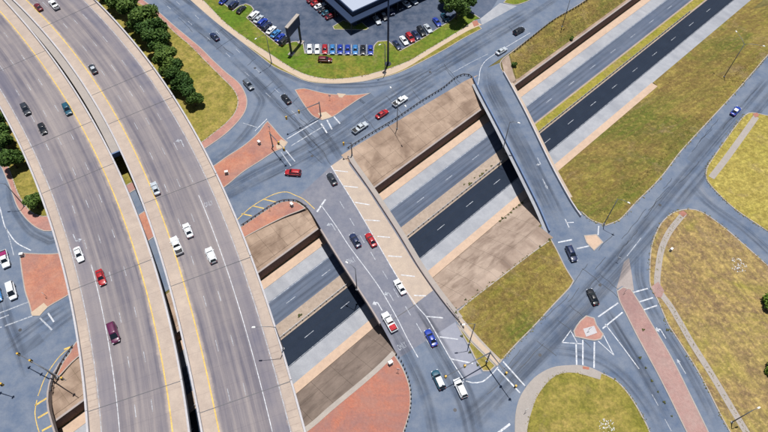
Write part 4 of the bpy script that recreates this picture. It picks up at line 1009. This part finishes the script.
# shrubs and weeds
def shrub_proto(seed, R, H, n, leaf, size=.35):
    rng = random.Random(seed); v, f, cs = crown_mesh(rng, R, H, n, size, 4); root = empty('shrub')
    mesh_obj('foliage', v, f, leaf, root); MB().tube([(0, 0, -.1), (0, 0, H * .5)], [.08, .03], 6).build('stem', M['bark'], root); return root
sp = [shrub_proto(21, 1.1, 1.3, 700, M['leaf']), shrub_proto(22, 2.6, 2.8, 2200, M['leafb'], .5), shrub_proto(23, .6, .6, 150, M['leafo'], .22)]
us = set()
def shrub(x, y, k, sc, label, group=None, cat='shrub'):
    t = sp[k] if k not in us else copy_tree(sp[k]); us.add(k)
    t.location = PT(x, y, .1); t.scale = (sc, sc, sc * (.45 if k == 2 else 1)); t.rotation_euler = (0, 0, random.uniform(0, 6.28)); tag(t, label, cat, group)
shrub(513, 66, 0, 1.1, 'round dark shrub at the edge of the concrete apron by the ramp')
shrub(571, 40, 0, .9, 'small dark shrub above the retaining wall in the grassy slope')
shrub(767, 302, 1, 1.0, 'bright green bush in the dry field'); shrub(770, 372, 1, .8, 'smaller bright green bush further down the dry field')
for i in range(9): 
    t = i / 8; shrub(455 + 95 * t + random.uniform(-2, 2), 309 - 70 * t + random.uniform(-1.5, 1.5), 2, random.uniform(.3, .9), 'low weed along the top edge of the pale slope paving', 'weeds on the slope edge', 'weed')
for i in range(9): 
    t = i / 8; shrub(500 + 22 * t, 222 - 19 * t + random.uniform(-1, 1), 2, random.uniform(.6, 1.0), 'low weed in the joint at the foot of the pale slope paving', 'weeds at the slope foot', 'weed')
for s in (70, 71.4, 74.2, 76, 77.1, 79, 81.5, 6.3):
    p = W(s, random.uniform(1, 2.4), ZF + .14); t = copy_tree(sp[2]); t.location = p; w = random.uniform(.5, 1.2); t.scale = (w * 1.3, w, w * .4); tag(t, 'scrubby weed growing on the concrete freeway median', 'weed', 'weeds on the freeway median')
for (x, y) in ((640, 358), (646, 368), (652, 381), (658, 392), (664, 402), (672, 416), (667, 330), (643, 330)):
    shrub(x, y, 2, random.uniform(.5, .9), 'low weed on the edge of the rose brick median', 'weeds on the brick median', 'weed')
for (x, y) in ((458, 318), (456, 313), (462, 336), (470, 352), (478, 365)):
    shrub(x, y, 2, random.uniform(.6, 1.1), 'low weed in the planting strip by the street bridge', 'weeds in the planting strip', 'weed')
# rubble and bare patches
M['rubble'] = plain('white_rubble', (.6, .6, .6, 1), .8); rg = random.Random(5)
def pile(x, y, R, n, label):
    c = P(x, y, .12); mb = MB()
    for k in range(n):
        a = rg.uniform(0, 6.28); r = R * math.sqrt(rg.random()); s = rg.uniform(.06, .22); q = Vector((math.cos(a) * r, math.sin(a) * r, 0))
        h = s * rg.uniform(.4, .9); v, f = box((-s, -s * .7, -.05), (s, s * .7, h)); rot = Matrix.Rotation(rg.uniform(0, 3), 3, 'Z')
        mb.add([rot @ Vector((p[0] * (1 if p[2] < 0 else .7), p[1] * (1 if p[2] < 0 else .6), p[2])) + q for p in v], f)
    o = mb.build('rubble_pile', M['rubble']); o.location = c; tag(o, label, 'rubble')
pile(738, 265, 2.2, 60, 'white rubble patch in the dry field near the branch road'); pile(607, 426, 1.8, 60, 'white rubble heap in the grass block inside the curved sidewalk')

# ================================================================== VEHICLES
PAINTS = {}
def paintmat(name, col):
    if name in PAINTS: return PAINTS[name]
    a = N('car_paint_' + name); a.b.inputs['Specular IOR Level'].default_value = 0.5
    a.b.inputs['Coat Weight'].default_value = 0.6; a.b.inputs['Coat Roughness'].default_value = 0.06
    f = a.noise(a.pos(), 0.9, 4, 0.6); a.done(a.mix(a.mth('MULTIPLY', f, .18), col, tuple(x * .6 for x in col[:3]) + (1,)), 0.35)
    PAINTS[name] = a.m; return a.m
CC = {'white': (.74, .76, .78, 1), 'silver': (.42, .46, .50, 1), 'red': (.34, .010, .014, 1), 'darkred': (.12, .005, .012, 1), 'purple': (.10, .012, .055, 1), 'black': (.010, .011, .014, 1), 'navy': (.012, .022, .07, 1), 'blue': (.012, .04, .30, 1), 'teal': (.012, .075, .12, 1), 'grey': (.10, .12, .15, 1), 'sky': (.04, .18, .42, 1), 'charcoal': (.025, .03, .04, 1)}
M['cglass'] = plain('car_window_glass', (.010, .014, .02, 1), .05, 0, .05, .7)
M['tyre'] = plain('tyre_rubber', (.015, .015, .016, 1), .85); M['rim'] = plain('wheel_rim_alloy', (.4, .41, .43, 1), .35, .6)
M['hl'] = plain('headlight_lens', (.7, .72, .75, 1), .15); M['tl'] = plain('tail_light_lens', (.35, .01, .01, 1), .25); M['trim'] = plain('black_car_trim', (.02, .02, .022, 1), .6)
def loft(stations):                       # stations: (x, halfwidth, z_low, z_shoulder, z_top, inset)
    v = []; f = []
    prof = lambda w, zl, zs, zt, ins: [(-w * .9, zl), (-w, zl + .12), (-w, zs - .08), (-w + .05, zs), (-w + ins, zt), (0, zt + .03), (w - ins, zt), (w - .05, zs), (w, zs - .08), (w, zl + .12), (w * .9, zl)]
    for (x, w, zl, zs, zt, ins) in stations: v += [(x, y, z) for y, z in prof(w, zl, zs, zt, ins)]
    m = 11
    for i in range(len(stations) - 1):
        for j in range(m):
            k = (j + 1) % m; f.append([i * m + j, (i + 1) * m + j, (i + 1) * m + k, i * m + k])
    f.append(list(range(m))); e = (len(stations) - 1) * m; f.append([e + j for j in reversed(range(m))])
    return v, f
def fixn(o):
    bm = bmesh.new(); bm.from_mesh(o.data); bmesh.ops.recalc_face_normals(bm, faces=bm.faces); bm.to_mesh(o.data); bm.free(); return o
SPEC = {  # body stations and cabin (belt: x rear, x front, half width ; roof: x rear, x front, half width, z)
 'sedan': dict(L=4.75, w=.92, wb=1.38, r=.33, zb=.92, body=[(-2.36, .72, .34, .78, .84, .22), (-2.2, .86, .24, .86, .95, .2), (-1.5, .92, .2, .9, 1.0, .14), (0, .92, .2, .88, .96, .1), (1.0, .92, .2, .86, .95, .12), (1.9, .88, .22, .76, .86, .2), (2.25, .8, .26, .66, .74, .22), (2.38, .62, .36, .58, .62, .2)], belt=(-1.75, 1.05, .80), roof=(-.95, .28, .60, 1.43)),
 'suv': dict(L=4.85, w=.97, wb=1.42, r=.37, zb=1.08, body=[(-2.42, .82, .4, 1.0, 1.05, .15), (-2.3, .93, .3, 1.04, 1.1, .12), (-1.4, .97, .26, 1.06, 1.12, .1), (0, .97, .26, 1.04, 1.1, .1), (1.1, .97, .26, 1.02, 1.1, .12), (1.95, .93, .28, .94, 1.03, .2), (2.3, .86, .34, .84, .92, .22), (2.43, .7, .44, .74, .8, .2)], belt=(-2.36, 1.15, .86), roof=(-2.0, .35, .68, 1.73)),
 'pickup': dict(L=5.7, w=1.0, wb=1.75, r=.39, zb=1.12, body=[(-2.82, .9, .46, .68, .7, .1), (-2.75, .97, .4, .7, .74, .1), (-.62, 1.0, .34, .72, .76, .1), (-.60, 1.0, .34, 1.06, 1.12, .1), (.6, 1.0, .34, 1.06, 1.13, .1), (1.5, 1.0, .34, 1.04, 1.14, .12), (2.5, .97, .36, 1.0, 1.08, .18), (2.78, .9, .42, .9, .98, .2), (2.86, .78, .5, .8, .86, .2)], belt=(-.58, 1.5, .88), roof=(-.42, .78, .70, 1.85)),
 'van': dict(L=5.3, w=1.0, wb=1.55, r=.36, zb=1.15, body=[(-2.64, .9, .36, 1.06, 1.12, .1), (-2.55, .98, .3, 1.1, 1.16, .08), (0, 1.0, .26, 1.12, 1.18, .08), (1.5, 1.0, .26, 1.08, 1.16, .1), (2.2, .95, .28, .96, 1.05, .2), (2.52, .84, .36, .84, .92, .22), (2.62, .68, .46, .74, .8, .2)], belt=(-2.58, 1.75, .9), roof=(-2.35, .75, .76, 2.0)),
}
def car_proto(kind):
    S = SPEC[kind]; root = empty('parked_car' if False else kind if kind != 'sedan' else 'sedan_car'); pm = paintmat('white', CC['white'])
    b = mesh_obj('body', *loft(S['body']), pm, root, None, True); fixn(b)
    md = b.modifiers.new('s', 'SUBSURF'); md.levels = 1; md.render_levels = 1
    x0, x1, bw = S['belt']; r0, r1, rw, rz = S['roof']; zb = S['zb'] - .02
    mid0 = (x0 + r0) / 2; mid1 = (x1 + r1) / 2
    ring = lambda x, w, z: [(x, -w, z), (x, w, z)]
    v = [(x0, -bw * .94, zb), (x0, bw * .94, zb), (x1, bw * .9, zb), (x1, -bw * .9, zb), (r0, -rw, rz - .05), (r0, rw, rz - .05), (r1, rw, rz - .05), (r1, -rw, rz - .05)]
    cab = mesh_obj('cabin', v, [[0, 1, 2, 3], [0, 4, 5, 1], [1, 5, 6, 2], [2, 6, 7, 3], [3, 7, 4, 0], [4, 7, 6, 5]], M['cglass'], root); fixn(cab)
    # roof skin and pillars in body colour
    k = 6; rv = []; rf = []
    for i in range(k + 1):
        t = i / k; x = r0 + .0 + (r1 - r0) * t; arch = .05 * (1 - (2 * t - 1) ** 2)
        for w, z in ((-rw * 1.04, rz - .1), (-rw * .96, rz - .02), (-rw * .5, rz + .02 + arch), (rw * .5, rz + .02 + arch), (rw * .96, rz - .02), (rw * 1.04, rz - .1)): rv.append((x, w, z))
    for i in range(k):
        for j in range(5): q = i * 6 + j; rf.append([q, q + 6, q + 7, q + 1])
    rf.append([0, 1, 2, 3, 4, 5]); rf.append([k * 6 + j for j in (5, 4, 3, 2, 1, 0)])
    ro = mesh_obj('roof', rv, rf, pm, root, None, True); fixn(ro)
    def pil(p, q, r): MB().tube([p, q], r, 6).build('pillar', pm, root, True)
    for sy in (-1, 1):
        pil((x1, sy * bw * .91, zb), (r1, sy * rw * 1.0, rz - .05), .05); pil((x0, sy * bw * .95, zb), (r0, sy * rw * 1.0, rz - .05), .07)
        xm = (r0 + r1) / 2; pil((xm, sy * bw * .94, zb), (xm, sy * rw * 1.02, rz - .06), .045)
        if kind in ('suv', 'van'): pil((r0 * .55, sy * bw * .95, zb), (r0 * .55, sy * rw * 1.02, rz - .06), .06)
    if kind == 'pickup':
        w = S['w']; mb = MB()
        for sy in (-1, 1): mb.box((-2.8, sy * w - (.1 if sy > 0 else 0), .6), (-.6, sy * w + (.1 if sy < 0 else 0), 1.14))
        mb.box((-2.84, -w + .1, .6), (-2.76, w - .1, 1.14)); mb.build('bed_wall', pm, root)
        MB().box((-2.75, -w + .1, .74), (-.61, w - .1, .8)).build('bed_floor', M['trim'], root)
    wp = None
    for sx in (-1, 1):
        for sy in (-1, 1):
            loc = (sx * S['wb'], sy * (S['w'] - .1), S['r'])
            if wp is None:
                t = MB().tube([(0, -.13, 0), (0, -.1, 0), (0, .1, 0), (0, .13, 0)], [S['r'] - .05, S['r'], S['r'], S['r'] - .05], 16).build('wheel', M['tyre'], root, True)
                rm = MB().tube([(0, -.135, 0), (0, .135, 0)], S['r'] * .6, 12).build('rim', M['rim'], t); wp = t
            else: t = copy_tree(wp, root)
            t.location = loc
    L2 = S['L'] / 2; zh = S['body'][-2][3] - .02
    for sy in (-1, 1):
        xf = S['body'][-2][0]; wf = S['body'][-2][1]
        MB().box((xf - .12, sy * wf * .78 - .16, zh - .12), (xf + .1, sy * wf * .78 + .16, zh + .05)).build('headlight', M['hl'], root)
        xr = S['body'][0][0]; wr = S['body'][0][1]; zr = S['zb'] - .12
        MB().box((xr - .03, sy * wr * .85 - .13, zr - .22), (xr + .14, sy * wr * .85 + .13, zr - .02)).build('tail_light', M['tl'], root)
        MB().box((x1 - .25, sy * (S['w'] + .1) - .1, zb - .02), (x1 - .08, sy * (S['w'] + .1) + .1, zb + .14)).build('wing_mirror', pm, root)
    MB().box((S['body'][-1][0] - .1, -.6, .34), (S['body'][-1][0] + .02, .6, .48)).build('bumper_grille', M['trim'], root)
    return root
CP = {k: car_proto(k) for k in SPEC}; cused = set(); CATN = {'sedan': 'car', 'suv': 'suv', 'pickup': 'pickup', 'van': 'van'}
def car(x, y, d, kind, colr, label, z=0.03, group=None, roofc=None, sc=1.0):
    r = CP[kind] if kind not in cused else copy_tree(CP[kind]); cused.add(kind)
    # (x, y) is the middle of the vehicle in the photo, about 0.8 m above the road
    c = P(x, y, z + .8); t = P(x + d[0], y + d[1], z + .8) - c
    r.location = (c.x, c.y, z + .005); r.rotation_euler = (0, 0, math.atan2(t.y, t.x)); r.scale = (sc,) * 3
    pm = paintmat(colr, CC[colr])
    for ch in r.children:
        nm = ch.name.split('.')[0]
        if nm in ('body', 'roof', 'pillar', 'bed_wall', 'wing_mirror'):
            ch.material_slots[0].link = 'OBJECT'; ch.material_slots[0].material = pm
            if nm == 'roof' and roofc: ch.material_slots[0].material = paintmat(roofc, CC[roofc])
    r.name = {'sedan': 'sedan_car', 'suv': 'suv', 'pickup': 'pickup_truck', 'van': 'van'}[kind]
    return tag(r, label, CATN[kind], group)
VD = ZV
GV = 'cars driving on the viaduct'; GS = 'cars driving on the streets'; GP = 'cars parked in the dealership lot'
A_ = (6, 12); DN_ = (12, 22)
for a in [
 (25.5, 109, (6, 11), 'suv', 'charcoal', 'dark grey suv in the outer lane of the tree-side viaduct deck', VD),
 (42, 128, (5, 11), 'sedan', 'black', 'black car beside the dark suv on the tree-side viaduct deck', VD),
 (67, 109, (6, 12), 'suv', 'teal', 'dark teal suv near the yellow line of the tree-side viaduct deck', VD),
 (78.5, 254, (4, 11), 'sedan', 'white', 'white car on the tree-side viaduct deck beside the red one', VD),
 (100.5, 277, (4, 12), 'sedan', 'red', 'red car on the tree-side viaduct deck between lane lines', VD),
 (113.5, 333, (3.5, 12), 'van', 'purple', 'dark purple van alone on the tree-side viaduct deck', VD),
 (38, 6.5, (-8, -9), 'sedan', 'darkred', 'dark red car at the far bend of the viaduct', VD),
 (54, 4.5, (-8, -9), 'pickup', 'white', 'white pickup beside the dark red car at the far viaduct bend', VD),
 (92.8, 68.5, (-7, -11), 'sedan', 'charcoal', 'dark car with pale roof by the yellow line at the viaduct bend', VD, GV, 'silver'),
 (155, 188, (-5, -12), 'sedan', 'silver', 'silver car on the yellow line of the viaduct deck', VD),
 (176.5, 245.5, (-5, -12), 'pickup', 'white', 'white pickup with dark bed near the viaduct yellow line', VD),
 (187.7, 230, (-5, -12), 'sedan', 'white', 'white car just ahead of the white pickup on the viaduct', VD),
 (211, 255, (-5, -12), 'suv', 'white', 'white suv beside the solid lane line on the viaduct', VD)]:
    car(*a[:7], a[7] if False else (a[7] if len(a) > 8 else GV), a[8] if len(a) > 8 else None)
for a in [
 (214.5, 36, (-9, -9), 'sedan', 'navy', 'dark navy car on the road below the lawn sidewalk'),
 (248.5, 84.5, (8, 9), 'suv', 'grey', 'blue-grey suv approaching the signal past the pink brick walk'),
 (286, 98.5, (-9, -11), 'sedan', 'black', 'black car leaving the junction beside the triangular brick island'),
 (293, 172.5, (-12, -1), 'suv', 'red', 'red suv turning across the junction by the brick strip'),
 (332, 178.5, (-7, -12), 'sedan', 'charcoal', 'dark car entering the street bridge beside the hatched shoulder'),
 (355.3, 240, (-7, -12), 'sedan', 'navy', 'navy car on the street bridge beside the red one'),
 (371, 239.5, (-7, -12), 'sedan', 'red', 'red car on the street bridge beside the navy one'),
 (400, 286.5, (-7, -12), 'sedan', 'white', 'white car on the street bridge next to the hatched shoulder'),
 (389.5, 322, (-7, -12), 'pickup', 'white', 'white pickup in the left-turn lane of the street bridge'),
 (431, 337.5, (-6, -12), 'sedan', 'blue', 'bright blue car approaching the street bridge'),
 (438.5, 379.5, (-6, -13), 'suv', 'teal', 'teal suv with white roof waiting at the signal', .03, GS, 'white'),
 (460.5, 388, (-6, -13), 'suv', 'white', 'white suv beside the teal suv near the corner signal'),
 (360, 127.5, (12, -8), 'pickup', 'silver', 'silver pickup on the upper road near the crosswalk'),
 (382, 113.5, (12, -8), 'sedan', 'red', 'red car on the upper road between silver and white pickups'),
 (400, 101, (12, -8), 'pickup', 'white', 'white pickup on the upper road ahead of the red car'),
 (501.5, 50.5, (11, -7), 'sedan', 'silver', 'silver car on the upper road beside the ramp mouth'),
 (519, 30.5, (12, -7), 'suv', 'black', 'black suv on the upper road beyond the ramp mouth'),
 (571.5, 253.5, (6, 13), 'suv', 'navy', 'dark navy suv waiting at the foot of the ramp bridge'),
 (593, 296.5, (-6, -13), 'sedan', 'black', 'black car crossing the junction above the tiny pink island'),
 (736, 110.5, (9, -10), 'sedan', 'blue', 'blue car with white roof on the frontage road by the yellow field', .03, GS, 'white'),
 (4.5, 259, (3, 12), 'pickup', 'white', 'white pickup waiting near the left crosswalk with a magenta load', .03),
 (11.5, 291, (3, 12), 'van', 'white', 'white van waiting at the left crosswalk by the brick corner'),
 (-3, 294, (3, 12), 'sedan', 'sky', 'light blue car beside the white van at the left crosswalk')]:
    car(*a[:6], a[6] if len(a) > 6 else .03, GS, a[8] if len(a) > 8 else None)
# loads in the pickups
def load(x, y, z, dx, col, name, label, rz):
    o = MB().box((-.6, -.55, 0), (.6, .55, .45)).box((-.3, -.4, .45), (.35, .3, .6)).build(name, plain(name + '_cover', col, .7)); o.location = P(x, y, z); o.rotation_euler = (0, 0, rz); tag(o, label, 'cargo')
def in_bed(lab, col, name, label):
    t = next(o for o in bpy.data.objects if o.get('label') == lab); q = t.matrix_basis @ Vector((-1.7, 0, .81))
    o = MB().box((-.7, -.75, 0), (.7, .75, .3)).box((-.4, -.5, .3), (.45, .4, .42)).build(name, plain(name + '_cover', col, .7)); o.location = q; o.rotation_euler = t.rotation_euler; tag(o, label, 'cargo')
in_bed('white pickup in the left-turn lane of the street bridge', (.4, .02, .03, 1), 'red_crate', 'red crate load in the pickup bed on the street bridge')
in_bed('white pickup waiting near the left crosswalk with a magenta load', (.25, .012, .1, 1), 'magenta_tarp', 'magenta covered load in the pickup bed near the left crosswalk')
# dealership rows
ks = ['sedan', 'suv']
rowc = ['white', 'white', 'red', 'sky', 'blue', 'blue', 'sky', 'black', 'blue']
place = ['first stall of the straight lawn-edge row', 'second stall of the straight lawn-edge row', 'straight lawn-edge row next to two white ones', 'straight lawn-edge row beside the red one', 'middle of the straight lawn-edge row', 'straight lawn-edge row right of the middle one', 'straight lawn-edge row beside the black one', 'straight lawn-edge row between two blue ones', 'last stall of the straight lawn-edge row']
CN = {'sky': 'light blue', 'navy': 'dark navy', 'charcoal': 'dark grey', 'darkred': 'dark red'}
for i, c in enumerate(rowc):
    car(309.5 + 7.62 * i, 48.6 + .12 * i, (0, 10), 'sedan', c, f'{CN.get(c, c)} car parked in the {place[i]}', .035, GP)
lst = [
 (254, 15, (7, -7), 'suv', 'white', 'white suv parked at the end of the slanted row by the lawn tab'), (258.2, 18.6, (7, -7), 'sedan', 'silver', 'silver car parked second in the slanted row beside the white suv'), (262.4, 22.2, (7, -7), 'suv', 'blue', 'blue suv parked in the slanted row next to the second silver car'), (266.6, 25.8, (7, -7), 'suv', 'navy', 'dark navy suv parked in the slanted row beside the blue suv'),
 (271, 29.6, (7, -7), 'sedan', 'white', 'white car parked in the middle of the slanted row'), (275.4, 33.2, (7, -7), 'sedan', 'sky', 'light blue car parked in the slanted row beside the middle white one'), (279.8, 37, (7, -7), 'sedan', 'blue', 'blue car parked in the slanted row two from the pylon sign'), (284.2, 40.8, (7, -7), 'suv', 'black', 'black suv parked in the slanted row by the pylon sign'),
 (223.5, 0, (7, -7), 'sedan', 'blue', 'blue car parked beyond the lawn tab'), (233.5, 4.5, (7, -7), 'suv', 'navy', 'dark navy suv parked beyond the lawn tab next to the blue car'),
 (312.5, -1, (9, -4), 'sedan', 'darkred', 'maroon car parked farthest along the dark showroom wall'), (316.3, 2.2, (9, -4), 'sedan', 'red', 'bright red car parked along the dark showroom wall'), (320, 5.4, (9, -4), 'sedan', 'white', 'white car parked along the dark showroom wall'), (323.8, 8.7, (9, -4), 'sedan', 'charcoal', 'dark grey car parked along the dark showroom wall'), (327.4, 12, (9, -4), 'sedan', 'teal', 'teal car parked along the dark showroom wall'), (331, 15.5, (9, -4), 'sedan', 'darkred', 'dark red car parked by the corner of the showroom'),
 (377, 19.5, (5, 8), 'sedan', 'silver', 'silver car parked beyond the planter island by the showroom'), (384, 15.5, (5, 8), 'sedan', 'charcoal', 'dark grey car parked beyond the planter island by the showroom', 'silver'),
 (397.5, 5.5, (7, 6), 'sedan', 'charcoal', 'dark grey car parked in the far row of the lot'), (406, 3, (7, 6), 'sedan', 'white', 'white car parked in the far row of the lot'), (413, 0, (7, 6), 'sedan', 'silver', 'silver car parked in the far row of the lot'), (390.5, 10.5, (5, 8), 'suv', 'navy', 'dark navy suv parked beside the two cars beyond the planter island'), (241, 9.2, (7, -7), 'sedan', 'black', 'black car parked beyond the lawn tab at the tab kerb'),
 (397, 44.5, (6, 8), 'sedan', 'navy', 'dark navy car parked first in the right-hand row past the mast'), (404, 40, (6, 8), 'sedan', 'white', 'white car parked in the right-hand row beside the red one'), (410.3, 37.5, (6, 8), 'suv', 'red', 'red suv parked in the right-hand row'), (416, 34.5, (6, 8), 'sedan', 'navy', 'dark navy car parked in the right-hand row after the red suv'), (421.5, 31, (6, 8), 'suv', 'black', 'black suv parked in the right-hand row'), (428, 28, (6, 8), 'sedan', 'silver', 'silver car parked in the right-hand row after the black suv'), (437, 21.5, (6, 8), 'sedan', 'blue', 'blue car parked in the right-hand row near the big tree'), (445, 17, (6, 8), 'sedan', 'teal', 'teal car parked in the shade of the big tree')]
for a in lst: car(*a[:6], .035, GP, a[6] if len(a) > 6 else None)
car(325, 59.5, (10, 0.3), 'suv', 'darkred', 'dark red suv displayed on the lawn below the straight parked row', .14)
# ragged grass along the kerbs
def edge_tufts():
    rg = random.Random(9); v = []; f = []
    for e in (pink_in, sw_in, [(711, 160), (725, 140), (737, 123.6), (745.5, 114.5)], [(768, 232), (734.7, 209.4), (716, 192), (706, 179), (706.5, 168), (711, 160)], [(649, 276), (651, 246.7), (660, 224.4), (673, 212.5), (689, 209), (702, 212), (722, 225.6), (746.7, 246.7), (768, 265.6)], [(650, 286.5), (657, 300), (667.7, 324.7), (677.6, 340), (700, 376), (727.6, 429)], [(552, 307), (532.8, 328), (516, 345), (501, 361.5)], [(768, 55.5), (734.7, 93.7), (682.6, 150), (660, 179), (636, 203), (620, 220), (606, 226), (591, 220.5), (581, 212)], [(601.7, 372.8), (617, 381), (630, 395.5), (641.6, 414.5), (650, 432)], ribw, [(684, 213.5), (676, 223), (668, 234), (661.5, 249), (658.5, 265), (657, 284), (670, 306), (692, 344), (730, 406), (747, 434)], [(553.6, 20), (529, 39), (510, 54)], [(455, 313), (473, 298), (499, 278), (530, 254), (551, 239)]):
        c = catmull(px(e), False, 1.0)
        for a, b in zip(c, c[1:]):
            if rg.random() < .3: continue
            for q in range(int((b - a).length * 5) + 1):
                p = a.lerp(b, rg.random()) + Vector((rg.gauss(0, .22), rg.gauss(0, .22))); z = max(T(p.x, p.y), -.3) + .14; h = rg.uniform(.05, .13); w = rg.uniform(.1, .26)
                for r in range(2):
                    an = rg.uniform(0, 6.28); i = len(v); v += [(p.x - math.cos(an) * w, p.y - math.sin(an) * w, z), (p.x + math.cos(an) * w, p.y + math.sin(an) * w, z), (p.x + rg.uniform(-w, w), p.y + rg.uniform(-w, w), z + h)]; f.append([i, i + 1, i + 2])
    tag(mesh_obj('kerb_grass_tufts', v, f, M['grassg']), 'ragged grass spilling over the kerbs and path edges', 'grass', None, 'stuff')
edge_tufts()
# stall lines
for i in range(10): mk(upper, [(305.7 + 7.62 * i, 43.5 + .1 * i), (305.7 + 7.62 * i, 53 + .1 * i)], .1, .036, 'white', 'stall_line')

# ================================================================== GRASS TUFTS (uncountable)
def tufts(name, polys, n, mat, hs=(.04, .10), seed=3):
    rg = random.Random(seed); v = []; f = []
    for poly, k in polys:
        xs = [p.x for p in poly]; ys = [p.y for p in poly]; x0, x1, y0, y1 = min(xs), max(xs), min(ys), max(ys); c = 0; tries = 0
        while c < k and tries < k * 12:
            tries += 1; x = rg.uniform(x0, x1); y = rg.uniform(y0, y1); ins = False; j = len(poly) - 1
            for i in range(len(poly)):
                a, b = poly[i], poly[j]
                if (a.y > y) != (b.y > y) and x < (b.x - a.x) * (y - a.y) / (b.y - a.y) + a.x: ins = not ins
                j = i
            if not ins: continue
            c += 1; z = T(x, y) + .1; h = rg.uniform(*hs); w = h * rg.uniform(1.2, 2.4)
            for q in range(2):
                an = rg.uniform(0, 3.14); dx, dy = math.cos(an) * w, math.sin(an) * w; ox, oy = rg.uniform(-1, 1) * w * 1.5, rg.uniform(-1, 1) * w * 1.5; i = len(v)
                v += [(x - dx, y - dy, z), (x + dx, y + dy, z), (x + ox, y + oy, z + h)]; f.append([i, i + 1, i + 2])
    o = mesh_obj(name, v, f, mat); return tag(o, name.replace('_', ' ') + ' growing over the verges and slopes', 'grass', None, 'stuff')
gx = lambda pts: catmull(px(pts), True, 3)
tufts('dry_grass_tufts', [([W(86, 18).to_2d(), W(148, 18).to_2d(), W(190, 18).to_2d()] + px([(762, 58), (729, 96), (677, 152), (632, 203), (606, 221), (588, 212)]), 14000),
  (px([(460, 314), (499, 283), (548, 245), (568, 280), (501, 352)]), 5000), ([W(116, -16).to_2d(), W(180, -16).to_2d()] + px([(580, 7), (530, 42), (515, 56)]), 3000)], 0, M['grass'])
